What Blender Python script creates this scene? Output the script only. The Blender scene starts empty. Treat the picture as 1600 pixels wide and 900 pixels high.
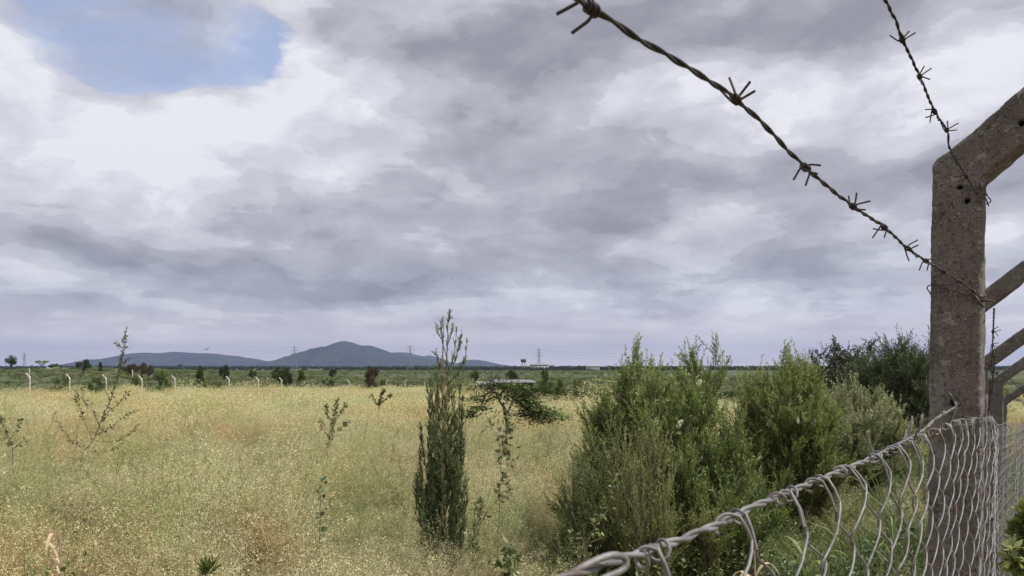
import bpy, bmesh, math, random
import numpy as np
from mathutils import Vector, Matrix, noise

rng = np.random.default_rng(7)
random.seed(7)
scene = bpy.context.scene
R = math.radians
CZ = 1.7            # camera height above the ground at the fence
F = 1209.0          # focal length in pixels of the 1600 px wide photograph

# ------------------------------------------------------------------ camera
cam_data = bpy.data.cameras.new('camera')
cam = bpy.data.objects.new('camera', cam_data)
scene.collection.objects.link(cam)
cam.location = (0, 0, CZ)
cam.rotation_euler = (R(90), 0, 0)
cam_data.sensor_width = 36.0
cam_data.lens = 36.0 * F / 1600.0
cam_data.shift_y = 122.0 / 1600.0
cam_data.clip_start = 0.03
cam_data.clip_end = 40000
cam_data.dof.use_dof = True
cam_data.dof.focus_distance = 4.0
cam_data.dof.aperture_fstop = 27.2 / 0.75
scene.camera = cam

scene.view_settings.view_transform = 'Standard'
scene.view_settings.look = 'None'
scene.view_settings.exposure = 0.0
scene.view_settings.gamma = 1.0
scene.view_settings.use_curve_mapping = False
scene.render.engine = 'CYCLES'
scene.cycles.max_bounces = 6
scene.cycles.diffuse_bounces = 3
scene.cycles.transmission_bounces = 3
scene.cycles.volume_bounces = 0
scene.cycles.use_denoising = True
scene.render.film_transparent = False

# ------------------------------------------------------------------ sun
SUN = Vector((0.52, -0.22, 0.82)).normalized()
SUN_EL = math.asin(SUN.z)
SUN_AZ = math.atan2(SUN.x, SUN.y)
sl = bpy.data.lights.new('sun', 'SUN')
sl.energy = 4.7
sl.angle = R(0.6)
sl.color = (1.0, 0.95, 0.87)
so = bpy.data.objects.new('sun', sl)
so.rotation_euler = SUN.to_track_quat('Z', 'Y').to_euler()
so.location = (5, -5, 20)
scene.collection.objects.link(so)

# ------------------------------------------------------------------ world: sky and clouds
world = bpy.data.worlds.new('World')
scene.world = world
world.use_nodes = True
wt = world.node_tree
wt.nodes.clear()


class NG:
    """tiny helper for wiring nodes"""
    def __init__(s, nt): s.nt = nt
    def new(s, t, **kw):
        n = s.nt.nodes.new(t)
        for k, v in kw.items(): setattr(n, k, v)
        return n
    def put(s, sock, v):
        if v is None: return
        if hasattr(v, 'links') or isinstance(v, bpy.types.NodeSocket): s.nt.links.new(v, sock)
        else: sock.default_value = v
    def m(s, op, a, b=None, c=None, clamp=False):
        n = s.new('ShaderNodeMath', operation=op); n.use_clamp = clamp
        s.put(n.inputs[0], a); s.put(n.inputs[1], b); s.put(n.inputs[2], c)
        return n.outputs[0]
    def v(s, op, a, b=None):
        n = s.new('ShaderNodeVectorMath', operation=op)
        s.put(n.inputs[0], a); s.put(n.inputs[1], b)
        return n.outputs['Value'] if op in ('LENGTH', 'DOT_PRODUCT') else n.outputs[0]
    def mix(s, f, a, b, mode='MIX'):
        n = s.new('ShaderNodeMix', data_type='RGBA', blend_type=mode)
        s.put(n.inputs['Factor'], f); s.put(n.inputs[6], a); s.put(n.inputs[7], b)
        return n.outputs[2]
    def noise(s, vec, scale, detail=4, rough=0.5, dist=0.0, dim='3D'):
        n = s.new('ShaderNodeTexNoise', noise_dimensions=dim)
        s.put(n.inputs['Vector'], vec); n.inputs['Scale'].default_value = scale
        n.inputs['Detail'].default_value = detail; n.inputs['Roughness'].default_value = rough
        n.inputs['Distortion'].default_value = dist
        return n.outputs[0]
    def step(s, x, a, b, lo=0.0, hi=1.0, kind='SMOOTHSTEP'):
        n = s.new('ShaderNodeMapRange', interpolation_type=kind)
        s.put(n.inputs[0], x); n.inputs[1].default_value = a; n.inputs[2].default_value = b
        n.inputs[3].default_value = lo; n.inputs[4].default_value = hi
        return n.outputs[0]
    def ramp(s, f, stops):
        n = s.new('ShaderNodeValToRGB'); s.put(n.inputs[0], f)
        e = n.color_ramp.elements
        e[0].position, e[0].color = stops[0][0], (*stops[0][1], 1)
        e[1].position, e[1].color = stops[-1][0], (*stops[-1][1], 1)
        for p, c in stops[1:-1]:
            k = e.new(p); k.color = (*c, 1)
        return n.outputs[0]


def build_world():
    g = NG(wt)
    tc = g.new('ShaderNodeTexCoord').outputs['Generated']
    sep = g.new('ShaderNodeSeparateXYZ'); g.put(sep.inputs[0], tc)
    x, y, z = sep.outputs
    az = g.m('ARCTAN2', x, y)
    el = g.m('ARCSINE', z)
    # cloud deck coordinates: a flat layer seen in perspective
    def deck(off, hgt):
        zz = g.m('ADD', g.m('MAXIMUM', z, 0.0), off)
        cmb = g.new('ShaderNodeCombineXYZ')
        g.put(cmb.inputs[0], g.m('DIVIDE', x, zz)); g.put(cmb.inputs[1], g.m('DIVIDE', y, zz)); g.put(cmb.inputs[2], hgt)
        return cmb.outputs[0]
    P = deck(0.10, 0.37)
    wn = g.new('ShaderNodeTexNoise'); g.put(wn.inputs['Vector'], P); wn.inputs['Scale'].default_value = 1.3
    wn.inputs['Detail'].default_value = 5
    warp = g.v('MULTIPLY', g.v('SUBTRACT', wn.outputs[1], (0.5, 0.5, 0.5)), (1.1, 1.1, 1.1))
    Pw = g.v('ADD', P, warp)
    nbig = g.noise(Pw, 0.75, 8, 0.55)
    # puffs: direction space squeezed in height, so they lie flat
    Q = g.v('MULTIPLY', tc, (1.0, 1.0, 2.1))
    qn = g.new('ShaderNodeTexNoise'); g.put(qn.inputs['Vector'], Q); qn.inputs['Scale'].default_value = 4.0
    qn.inputs['Detail'].default_value = 5; qn.inputs['Roughness'].default_value = .55
    qw = g.v('SUBTRACT', qn.outputs[1], (0.5, 0.5, 0.5))
    Qw = g.v('ADD', Q, g.v('MULTIPLY', qw, (0.16, 0.16, 0.16)))
    npuff = g.noise(Qw, 6.0, 10, 0.54)
    # the same puffs sampled a little higher: their difference reads as light from above
    nlow = g.noise(Qw, 5.0, 7, 0.55)
    nlow2 = g.noise(g.v('ADD', Qw, (-0.02, 0.0, 0.05)), 5.0, 7, 0.55)
    qs = g.new('ShaderNodeSeparateXYZ'); g.put(qs.inputs[0], qw)
    az = g.m('ADD', az, g.m('MULTIPLY', qs.outputs[0], 0.26))
    ew = g.m('MULTIPLY', qs.outputs[2], g.step(el, 0.0, 0.35, 0.05, 0.20))
    el0 = el
    el = g.m('ADD', el, ew)

    def blob(px, py, sx, sy):
        u, v = (px - 800) / F, (572 - py) / F
        a0 = math.atan(u); e0 = math.atan(v * math.cos(a0))
        sa, se = sx / F * math.cos(a0), sy / F
        da = g.m('MULTIPLY', g.m('SUBTRACT', az, a0), 1 / sa)
        de = g.m('MULTIPLY', g.m('SUBTRACT', el, e0), 1 / se)
        d2 = g.m('ADD', g.m('MULTIPLY', da, da), g.m('MULTIPLY', de, de))
        return g.m('EXPONENT', g.m('MULTIPLY', d2, -1.0))

    lay = None
    for px, py, sx, sy, amp in [
            (440, 130, 150, 110, -.48), (160, 220, 260, 80, -.26), (350, 260, 200, 60, -.2), (620, 150, 60, 90, -.15),
            (1040, 165, 120, 42, -.55), (1230, 180, 90, 45, -.28), (1560, 110, 130, 55, -.42), (1480, 160, 90, 40, -.2),
            (690, 285, 75, 30, -.22), (230, 350, 120, 22, -.22), (30, 430, 90, 35, -.3), (130, 285, 260, 45, -.26), (330, 345, 160, 25, -.2), (1200, 470, 260, 30, -.22), (420, 490, 300, 20, -.12), (1380, 500, 120, 30, -.1), (300, 470, 120, 18, -.15),
            (1420, 350, 110, 30, -.28), (1530, 400, 120, 40, -.25), (960, 385, 100, 30, -.12), (1100, 430, 120, 20, -.1),
            (-200, 100, 200, 150, -.2), (0, 60, 70, 60, -.2),
            (830, 110, 210, 120, .42), (930, 20, 260, 60, .25), (1300, 80, 220, 50, .30), (1420, 20, 200, 40, .12),
            (900, 250, 260, 70, .30), (1050, 300, 230, 50, .38), (620, 320, 130, 35, .34), (460, 305, 90, 25, .18),
            (420, 415, 260, 38, .30), (150, 385, 220, 28, .30), (830, 420, 240, 40, .30), (1250, 400, 140, 30, .16),
            (1430, 240, 160, 40, .25), (600, 455, 220, 16, .25), (140, 485, 230, 12, .25), (1000, 490, 300, 10, .12),
            (1560, 270, 90, 50, .3), (330, 270, 60, 25, .12)]:
        t = g.m('MULTIPLY', blob(px, py, sx, sy), amp)
        lay = t if lay is None else g.m('ADD', lay, t)

    # thickness of the cloud 0 thin and bright, 1 thick and grey
    T = g.m('ADD', g.m('ADD', 0.47, g.m('MULTIPLY', lay, 0.70)),
            g.m('ADD', g.m('MULTIPLY', g.m('SUBTRACT', nbig, 0.5), 1.25), g.m('MULTIPLY', g.m('SUBTRACT', npuff, 0.5), 1.3)))
    soft = g.step(T, -0.05, 1.1)
    edge = g.step(T, 0.45, 0.50)
    edge2 = g.step(T, 0.70, 0.745)
    edge0 = g.step(T, 0.22, 0.26)
    shade = g.m('ADD', g.m('ADD', g.m('MULTIPLY', soft, 0.66), g.m('MULTIPLY', edge, 0.13)), g.m('ADD', g.m('MULTIPLY', edge2, .09), g.m('MULTIPLY', edge0, .08)))
    relief = g.m('MULTIPLY', g.m('SUBTRACT', nlow2, nlow), 1.4)
    shade = g.m('ADD', shade, relief, clamp=True)
    S = 10.0
    col = g.ramp(shade, [(0.0, (.86, .86, .905)), (0.12, (.76, .762, .815)), (0.26, (.66, .663, .72)), (0.42, (.57, .573, .63)), (0.6, (.48, .481, .537)),
                         (0.8, (.395, .396, .446)), (1.0, (.32, .32, .37))])
    # veil of far cloud towards the horizon
    hz = g.step(el0, -0.01, 0.085, 0.97, 0.0)
    hcol = g.mix(g.noise(g.v('MULTIPLY', tc, (1, 1, 9)), 4, 4, 0.5), (1.02, .95, .92, 1), (1.32, 1.18, 1.12, 1))
    col = g.mix(hz, col, hcol)
    cs = g.v('MULTIPLY', col, (S, S, S))
    # blue opening
    hole = g.m('ADD', g.m('MULTIPLY', blob(235, -15, 205, 110), 1.3), g.m('MULTIPLY', blob(240, 75, 150, 60), 0.8))
    hole = g.m('ADD', hole, g.m('MULTIPLY', g.m('SUBTRACT', npuff, 0.5), 1.6))
    hole = g.m('ADD', hole, g.m('MULTIPLY', g.m('SUBTRACT', nbig, 0.5), 0.5))
    soft_side = g.step(az, -0.60, -0.42, .30, 0.0)
    hm = g.m('DIVIDE', g.m('SUBTRACT', hole, g.m('SUBTRACT', 0.66, soft_side)), g.m('ADD', 0.16, g.m('MULTIPLY', soft_side, 1.9)), clamp=True)
    wisp = g.m('ADD', .08, g.m('MULTIPLY', g.step(g.noise(Pw, 1.6, 7, 0.62), 0.42, 0.70), 0.75))
    hm = g.m('MULTIPLY', hm, g.m('SUBTRACT', 1.0, wisp))
    sky = g.new('ShaderNodeTexSky', sky_type='NISHITA')
    sky.sun_disc = False
    sky.sun_elevation = SUN_EL
    sky.sun_rotation = SUN_AZ
    sky.altitude = 1600
    skyc = g.v('ADD', g.v('MULTIPLY', sky.outputs[0], (1.3, 1.3, 1.3)), (2.1, 2.1, 2.7))
    out = g.mix(hm, cs, skyc)
    bg = g.new('ShaderNodeBackground'); g.put(bg.inputs[0], out); bg.inputs[1].default_value = 0.1
    wo = g.new('ShaderNodeOutputWorld'); wt.links.new(bg.outputs[0], wo.inputs[0])


build_world()
world.cycles.sampling_method = 'MANUAL'
world.cycles.sample_map_resolution = 512


# ------------------------------------------------------------------ helpers
def P(px, py, Y):
    """a pixel of the 1600x900 photograph at distance Y as a point"""
    return np.array([(px - 800) / F * Y, Y, (572 - py) / F * Y + CZ])


def nrm(v):
    return v / np.maximum(np.linalg.norm(v, axis=-1, keepdims=True), 1e-9)


def link(o, parent=None):
    scene.collection.objects.link(o)
    if parent is not None: o.parent = parent
    return o


def tag(o, label=None, cat=None, group=None, kind=None):
    if label: o['label'] = label
    if cat: o['category'] = cat
    if group: o['group'] = group
    if kind: o['kind'] = kind
    return o


def empty(name, loc, rz=0.0, label=None, cat=None, group=None):
    o = bpy.data.objects.new(name, None)
    o.location = tuple(loc); o.rotation_euler = (0, 0, rz); o.empty_display_size = 0.2
    link(o)
    return tag(o, label, cat, group)


def copy_tree(o, parent=None):
    c = o.copy(); scene.collection.objects.link(c); c.parent = parent
    for ch in list(o.children):
        copy_tree(ch, c)
    return c


class Geo:
    """collects quads, with one tint value per face"""
    def __init__(s): s.V = []; s.Fc = []; s.T = []; s.n = 0
    def add(s, v, f, t):
        v = np.asarray(v, dtype=np.float64).reshape(-1, 3); f = np.asarray(f).reshape(-1, 4)
        s.V.append(v); s.Fc.append(f + s.n); s.n += len(v)
        t = np.asarray(t, dtype=np.float64)
        s.T.append(np.broadcast_to(t, (len(f),)) if t.ndim == 0 else t)
    def leaves(s, c, d, side, L, W, t):
        """rhombus leaves: base c, direction d, side vector, length L, width W"""
        c = np.asarray(c); n = len(c)
        L = np.broadcast_to(np.asarray(L, float), (n,))[:, None]; W = np.broadcast_to(np.asarray(W, float), (n,))[:, None]
        mid = c + d * L * .45
        v = np.stack([c, mid + side * W * .5, c + d * L, mid - side * W * .5], 1).reshape(-1, 3)
        s.add(v, np.arange(4 * n).reshape(n, 4), np.broadcast_to(np.asarray(t, float), (n,)))
    def segs(s, a, b, ra, rb, t):
        """three-sided tapering twigs"""
        a = np.asarray(a, float).reshape(-1, 3); b = np.asarray(b, float).reshape(-1, 3); n = len(a)
        if n == 0: return
        ra = np.broadcast_to(np.asarray(ra, float), (n,))[:, None]; rb = np.broadcast_to(np.asarray(rb, float), (n,))[:, None]
        d = nrm(b - a); ref = np.where(np.abs(d[:, 2:3]) > .9, np.array([[1., 0, 0]]), np.array([[0, 0, 1.]]))
        u = nrm(np.cross(d, ref)); w = np.cross(d, u)
        vs = []
        for p, r in ((a, ra), (b, rb)):
            for k in range(3):
                an = k * 2 * math.pi / 3
                vs.append(p + (u * math.cos(an) + w * math.sin(an)) * r)
        v = np.stack(vs, 1).reshape(-1, 3)
        f = np.array([[0, 1, 4, 3], [1, 2, 5, 4], [2, 0, 3, 5]])
        ff = (np.arange(n)[:, None, None] * 6 + f[None]).reshape(-1, 4)
        s.add(v, ff, np.repeat(np.broadcast_to(np.asarray(t, float), (n,)), 3))
    def tube(s, pts, rad, n=6, t=.5, cap=False):
        pts = np.asarray(pts, float); m = len(pts)
        rad = np.broadcast_to(np.asarray(rad, float), (m,))
        tg = nrm(np.gradient(pts, axis=0))
        ref = np.array([0, 0, 1.]) if abs(tg[0][2]) < .9 else np.array([1., 0, 0])
        u = nrm(np.cross(tg[0], ref)); us = []
        for k in range(m):
            u = u - tg[k] * np.dot(u, tg[k]); u = u / max(np.linalg.norm(u), 1e-9); us.append(u)
        us = np.array(us); ws = np.cross(tg, us)
        an = np.arange(n) * 2 * math.pi / n
        v = pts[:, None] + (us[:, None] * np.cos(an)[None, :, None] + ws[:, None] * np.sin(an)[None, :, None]) * rad[:, None, None]
        i = np.arange(m - 1)[:, None]; j = np.arange(n)[None]
        f = np.stack([i * n + j, i * n + (j + 1) % n, (i + 1) * n + (j + 1) % n, (i + 1) * n + j], -1).reshape(-1, 4)
        s.add(v.reshape(-1, 3), f, t)
        if cap and n >= 4:
            for base in (0, (m - 1) * n):
                vv = v.reshape(-1, 3)[base:base + n]; c = vv.mean(0)
                allv = np.vstack([vv, c[None]])
                fs = [[q, (q + 1) % n, (q + 2) % n, n] for q in range(0, n, 2)]
                s.add(allv, fs, t)
    def box(s, c, size, rz=0.0, t=.5):
        hx, hy, hz = [q / 2 for q in size]
        v = np.array([[x, y, z] for z in (-hz, hz) for y in (-hy, hy) for x in (-hx, hx)])
        co, si = math.cos(rz), math.sin(rz)
        v = np.stack([v[:, 0] * co - v[:, 1] * si, v[:, 0] * si + v[:, 1] * co, v[:, 2]], 1) + np.asarray(c)
        s.add(v, [[0, 2, 3, 1], [4, 5, 7, 6], [0, 1, 5, 4], [2, 6, 7, 3], [0, 4, 6, 2], [1, 3, 7, 5]], t)
    def mesh(s, name, mat, smooth=False):
        me = bpy.data.meshes.new(name)
        V = np.concatenate(s.V); Fc = np.concatenate(s.Fc); T = np.concatenate(s.T)
        me.vertices.add(len(V)); me.vertices.foreach_set('co', V.astype(np.float32).ravel())
        me.loops.add(Fc.size); me.loops.foreach_set('vertex_index', Fc.astype(np.int32).ravel())
        me.polygons.add(len(Fc)); me.polygons.foreach_set('loop_start', np.arange(0, Fc.size, 4, dtype=np.int32))
        a = me.attributes.new('tint', 'FLOAT', 'FACE'); a.data.foreach_set('value', T.astype(np.float32))
        me.update(calc_edges=True)
        if smooth: me.polygons.foreach_set('use_smooth', np.ones(len(Fc), dtype=bool))
        me.materials.append(mat)
        return me
    def build(s, name, mat, parent=None, smooth=False):
        return link(bpy.data.objects.new(name, s.mesh(name, mat, smooth)), parent)


# ------------------------------------------------------------------ ground heights (relative to camera, then + CZ)
_gy = np.array([-60, 0, 1.66, 4, 7, 12, 25, 61, 115, 250, 700, 2000, 20000], float)
_gz = np.array([-1.6, -1.66, -1.7, -1.88, -2.1, -2.3, -2.42, -2.78, -4.2, -5.5, -6.0, -7.0, -9.0])
_fy = np.array([-30, 0, 1.6, 4, 5.3, 7, 9.2, 20, 60, 200], float)
_fx = np.array([-22, -.2, .985, 2.44, 3.36, 4.56, 6.06, 13.5, 42, 140])


def ground(x, y):
    x = np.asarray(x, float); y = np.asarray(y, float)
    z = np.interp(y, _gy, _gz)
    z = z + 3.6 * np.exp(-((x + 170) / 75) ** 2 - ((y - 300) / 130) ** 2)
    side = x - np.interp(y, _fy, _fx)                 # right of the fence: verge that climbs a little
    up = np.clip(side / 6.0, 0, 1) * np.clip(1 - (y - 25) / 40, 0, 1)
    z = z + up * np.interp(y, [0, 5, 12, 30], [0.1, .35, 1.0, 1.2])
    near = np.clip(1 - y / 80, 0, 1)
    z = z + near * (.05 * np.sin(x * .9 + y * .37) + .04 * np.sin(y * 1.3 - x * .5))
    return z + CZ


# ------------------------------------------------------------------ materials
def new_mat(name):
    m = bpy.data.materials.new(name); m.use_nodes = True; m.node_tree.nodes.clear()
    return m, NG(m.node_tree)


def finish(m, g, shader):
    o = g.new('ShaderNodeOutputMaterial'); m.node_tree.links.new(shader, o.inputs[0]); return m


def principled(g, col, rough=.6, metal=0.0, bump=None, bstr=.3, bdist=.002, spec=None):
    b = g.new('ShaderNodeBsdfPrincipled')
    g.put(b.inputs['Base Color'], col if not isinstance(col, tuple) else (*col[:3], 1))
    g.put(b.inputs['Roughness'], rough); g.put(b.inputs['Metallic'], metal)
    if spec is not None: b.inputs['Specular IOR Level'].default_value = spec
    if bump is not None:
        bn = g.new('ShaderNodeBump'); bn.inputs['Strength'].default_value = bstr; bn.inputs['Distance'].default_value = bdist
        g.put(bn.inputs['Height'], bump); g.put(b.inputs['Normal'], bn.outputs[0])
    return b.outputs[0]


def leaf_mat(name, stops, trans=.3, patch=None, rough=.55, vary=.25, gloss=.06):
    """foliage: colour from each leaf's own tint plus a random shift per plant; patch = (scale, colour, amount) for differences of species over the land"""
    m, g = new_mat(name)
    at = g.new('ShaderNodeAttribute', attribute_name='tint').outputs['Fac']
    rnd = g.new('ShaderNodeObjectInfo').outputs['Random']
    f = g.m('ADD', at, g.m('MULTIPLY', g.m('SUBTRACT', rnd, .5), vary), clamp=True)
    col = g.ramp(f, stops)
    if patch:
        pos = g.new('ShaderNodeNewGeometry').outputs['Position']
        for sc, pc, lo, hi, amt in patch:
            n = g.noise(g.v('ADD', pos, (sc * 113.0, sc * 31.0, 0)), sc, 3, .55)
            col = g.mix(g.step(n, lo, hi, 0, amt), col, (*pc, 1), 'MULTIPLY')
    d = g.new('ShaderNodeBsdfDiffuse'); g.put(d.inputs[0], col)
    t = g.new('ShaderNodeBsdfTranslucent'); g.put(t.inputs[0], col)
    mx = g.new('ShaderNodeMixShader'); mx.inputs[0].default_value = trans
    m.node_tree.links.new(d.outputs[0], mx.inputs[1]); m.node_tree.links.new(t.outputs[0], mx.inputs[2])
    out = mx.outputs[0]
    if gloss:
        gl = g.new('ShaderNodeBsdfGlossy'); gl.inputs['Roughness'].default_value = rough; gl.inputs[0].default_value = (.9, .9, .9, 1)
        m2 = g.new('ShaderNodeMixShader'); m2.inputs[0].default_value = gloss
        m.node_tree.links.new(out, m2.inputs[1]); m.node_tree.links.new(gl.outputs[0], m2.inputs[2]); out = m2.outputs[0]
    return finish(m, g, out)


def ramp_mat(name, stops, rough=.8, scale=8.0, metal=0.0, bump=.4, bdist=.004):
    m, g = new_mat(name)
    tc = g.new('ShaderNodeTexCoord').outputs['Object']
    n = g.noise(tc, scale, 6, .6)
    return finish(m, g, principled(g, g.ramp(n, stops), rough, metal, n, bump, bdist))


def concrete_mat(name, k=1.0, scale=1.0):
    m, g = new_mat(name)
    tc = g.new('ShaderNodeTexCoord').outputs['Object']
    big = g.noise(tc, 9 * scale, 5, .6)
    mid = g.noise(tc, 85 * scale, 7, .7)
    fine = g.noise(tc, 260 * scale, 4, .7)
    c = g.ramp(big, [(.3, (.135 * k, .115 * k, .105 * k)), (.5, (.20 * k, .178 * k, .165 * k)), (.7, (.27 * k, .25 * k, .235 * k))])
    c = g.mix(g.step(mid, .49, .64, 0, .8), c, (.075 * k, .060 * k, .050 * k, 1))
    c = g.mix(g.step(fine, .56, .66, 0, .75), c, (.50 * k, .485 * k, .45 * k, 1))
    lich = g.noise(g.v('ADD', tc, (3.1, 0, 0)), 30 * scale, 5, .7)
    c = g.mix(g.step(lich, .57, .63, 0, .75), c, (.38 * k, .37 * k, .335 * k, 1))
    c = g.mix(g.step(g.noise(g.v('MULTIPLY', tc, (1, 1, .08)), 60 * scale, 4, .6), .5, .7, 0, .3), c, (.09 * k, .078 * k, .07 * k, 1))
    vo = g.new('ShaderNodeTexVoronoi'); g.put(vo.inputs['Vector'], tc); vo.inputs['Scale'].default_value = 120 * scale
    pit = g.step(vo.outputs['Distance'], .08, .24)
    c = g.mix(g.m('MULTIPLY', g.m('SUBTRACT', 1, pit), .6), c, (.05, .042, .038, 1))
    h = g.m('ADD', g.m('ADD', g.m('MULTIPLY', mid, .9), g.m('MULTIPLY', fine, .45)), g.m('MULTIPLY', pit, .4))
    return finish(m, g, principled(g, c, .92, 0, h, .9, .004, .25))


def wire_mat(name, a, b, metal=.5, rough=.5, rust=None):
    m, g = new_mat(name)
    tc = g.new('ShaderNodeTexCoord').outputs['Object']
    n = g.noise(tc, 55, 5, .65)
    c = g.ramp(n, [(.35, a), (.65, b)])
    if rust:
        c = g.mix(g.step(g.noise(tc, 17, 5, .6), .55, .68), c, (*rust, 1))
    return finish(m, g, principled(g, c, rough, metal, g.noise(tc, 400, 4, .7), .5, .0006))


M = {}
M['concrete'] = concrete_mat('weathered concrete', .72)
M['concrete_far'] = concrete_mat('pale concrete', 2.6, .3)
M['barb'] = wire_mat('barbed wire metal', (.022, .018, .018), (.055, .045, .043), .35, .55, (.05, .024, .018))
M['galv'] = wire_mat('galvanised wire', (.12, .118, .115), (.26, .258, .255), .35, .6, (.11, .08, .06))
M['tie'] = wire_mat('tie wire metal', (.045, .036, .032), (.10, .08, .07), .4, .55)
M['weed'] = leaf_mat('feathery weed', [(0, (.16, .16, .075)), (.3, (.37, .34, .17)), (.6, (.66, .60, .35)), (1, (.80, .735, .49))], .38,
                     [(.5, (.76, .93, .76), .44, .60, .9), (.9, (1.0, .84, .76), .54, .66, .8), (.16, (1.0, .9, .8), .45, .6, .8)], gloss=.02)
M['dry'] = leaf_mat('dry grass', [(0, (.16, .10, .055)), (.4, (.40, .27, .15)), (.75, (.62, .46, .27)), (1, (.78, .64, .42))], .35,
                    [(.8, (1.0, .78, .68), .5, .68, .7)], gloss=.03)
M['green'] = leaf_mat('green grass', [(0, (.05, .08, .022)), (.5, (.13, .19, .055)), (1, (.32, .36, .13))], .35,
                      [(.7, (1.15, 1.0, .7), .45, .65, .8)], gloss=.05)
M['forb'] = leaf_mat('weed leaves', [(0, (.03, .06, .018)), (.5, (.08, .14, .035)), (1, (.19, .26, .075))], .3, gloss=.06)
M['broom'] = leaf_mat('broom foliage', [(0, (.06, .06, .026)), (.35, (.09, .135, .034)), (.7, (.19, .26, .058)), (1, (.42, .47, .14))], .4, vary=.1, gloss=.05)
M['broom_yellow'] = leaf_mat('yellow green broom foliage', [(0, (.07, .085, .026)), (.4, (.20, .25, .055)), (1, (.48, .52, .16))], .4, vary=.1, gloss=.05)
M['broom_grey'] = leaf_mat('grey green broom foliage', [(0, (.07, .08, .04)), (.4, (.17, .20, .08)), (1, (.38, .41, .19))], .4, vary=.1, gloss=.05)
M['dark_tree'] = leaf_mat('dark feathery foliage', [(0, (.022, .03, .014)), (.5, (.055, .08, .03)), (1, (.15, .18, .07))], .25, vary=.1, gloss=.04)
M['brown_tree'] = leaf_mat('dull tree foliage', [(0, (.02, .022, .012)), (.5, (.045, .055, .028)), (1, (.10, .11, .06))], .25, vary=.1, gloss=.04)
M['cypress'] = leaf_mat('cypress foliage', [(0, (.045, .058, .03)), (.5, (.10, .145, .062)), (.8, (.21, .25, .105)), (1, (.42, .42, .20))], .3, vary=.05, gloss=.05)
M['sapling'] = leaf_mat('sapling leaves', [(0, (.07, .08, .03)), (.5, (.15, .17, .06)), (1, (.27, .29, .12))], .3, vary=.1)
M['scrub'] = leaf_mat('acacia scrub foliage', [(0, (.08, .095, .048)), (.5, (.16, .18, .09)), (1, (.29, .31, .17))], .2, vary=.5, gloss=0,
                      patch=[(.02, (.8, 1.0, .72), .45, .6, .8), (.011, (1.25, 1.1, .8), .55, .7, .9)])
M['far_leaf'] = leaf_mat('tree foliage', [(0, (.022, .03, .012)), (.5, (.05, .07, .025)), (1, (.12, .15, .055))], .2, vary=.4, gloss=0)
M['brown_seed'] = leaf_mat('brown seed heads', [(0, (.12, .08, .05)), (.5, (.33, .235, .165)), (1, (.56, .43, .32))], .25, gloss=0)
M['acacia_leaf'] = leaf_mat('acacia foliage', [(0, (.03, .036, .018)), (.35, (.08, .105, .04)), (.7, (.17, .22, .08)), (1, (.30, .35, .15))], .25, vary=.1, gloss=0)
M['far_bright'] = leaf_mat('bright bush foliage', [(0, (.03, .045, .012)), (.5, (.07, .105, .025)), (1, (.16, .21, .06))], .2, vary=.4, gloss=0)
M['far_pale'] = leaf_mat('pale acacia foliage', [(0, (.06, .08, .03)), (.5, (.13, .17, .06)), (1, (.25, .28, .12))], .2, vary=.2, gloss=0)
M['far_brown'] = leaf_mat('brownish tree foliage', [(0, (.04, .03, .018)), (.5, (.09, .07, .045)), (1, (.18, .15, .09))], .2, vary=.2, gloss=0)
M['bark'] = ramp_mat('bark', [(.3, (.07, .05, .038)), (.7, (.19, .145, .115))], .9, 30)
M['bark_red'] = ramp_mat('reddish bark', [(.3, (.16, .07, .045)), (.7, (.34, .19, .13))], .85, 40)
M['bark_dead'] = ramp_mat('dark dead bark', [(.3, (.025, .02, .017)), (.7, (.10, .082, .07))], .9, 30)
M['bark_pale'] = ramp_mat('pale stems', [(.3, (.22, .17, .12)), (.7, (.42, .34, .26))], .85, 30)
M['stem_green'] = ramp_mat('green stems', [(.3, (.08, .11, .035)), (.7, (.16, .19, .07))], .7, 30)
M['flower'] = ramp_mat('cream flowers', [(.3, (.62, .60, .42)), (.7, (.80, .79, .62))], .9, 60)
M['steel'] = ramp_mat('grey steel', [(.3, (.20, .20, .21)), (.7, (.30, .30, .31))], .6, 1, .2)
M['white'] = ramp_mat('white paint', [(.3, (.70, .70, .69)), (.7, (.8, .8, .79))], .7, 1)
M['pale_wall'] = ramp_mat('grey white plaster', [(.3, (.26, .26, .25)), (.7, (.36, .36, .345))], .8, 1)
M['dark_wall'] = ramp_mat('dark sheet wall', [(.3, (.045, .05, .062)), (.7, (.07, .075, .09))], .7, 1)
M['iron_roof'] = ramp_mat('iron sheet roof', [(.3, (.17, .175, .175)), (.7, (.25, .255, .255))], .8, 1, .1)
M['bird'] = ramp_mat('dark feathers', [(.3, (.02, .018, .018)), (.7, (.05, .045, .04))], .9, 10)
M['seedball'] = ramp_mat('seed heads', [(.3, (.16, .13, .06)), (.7, (.30, .22, .12))], .9, 90, bump=1)
M['straw'] = leaf_mat('straw leaf', [(0, (.55, .38, .22)), (1, (.75, .60, .42))], .3, vary=0)


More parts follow.
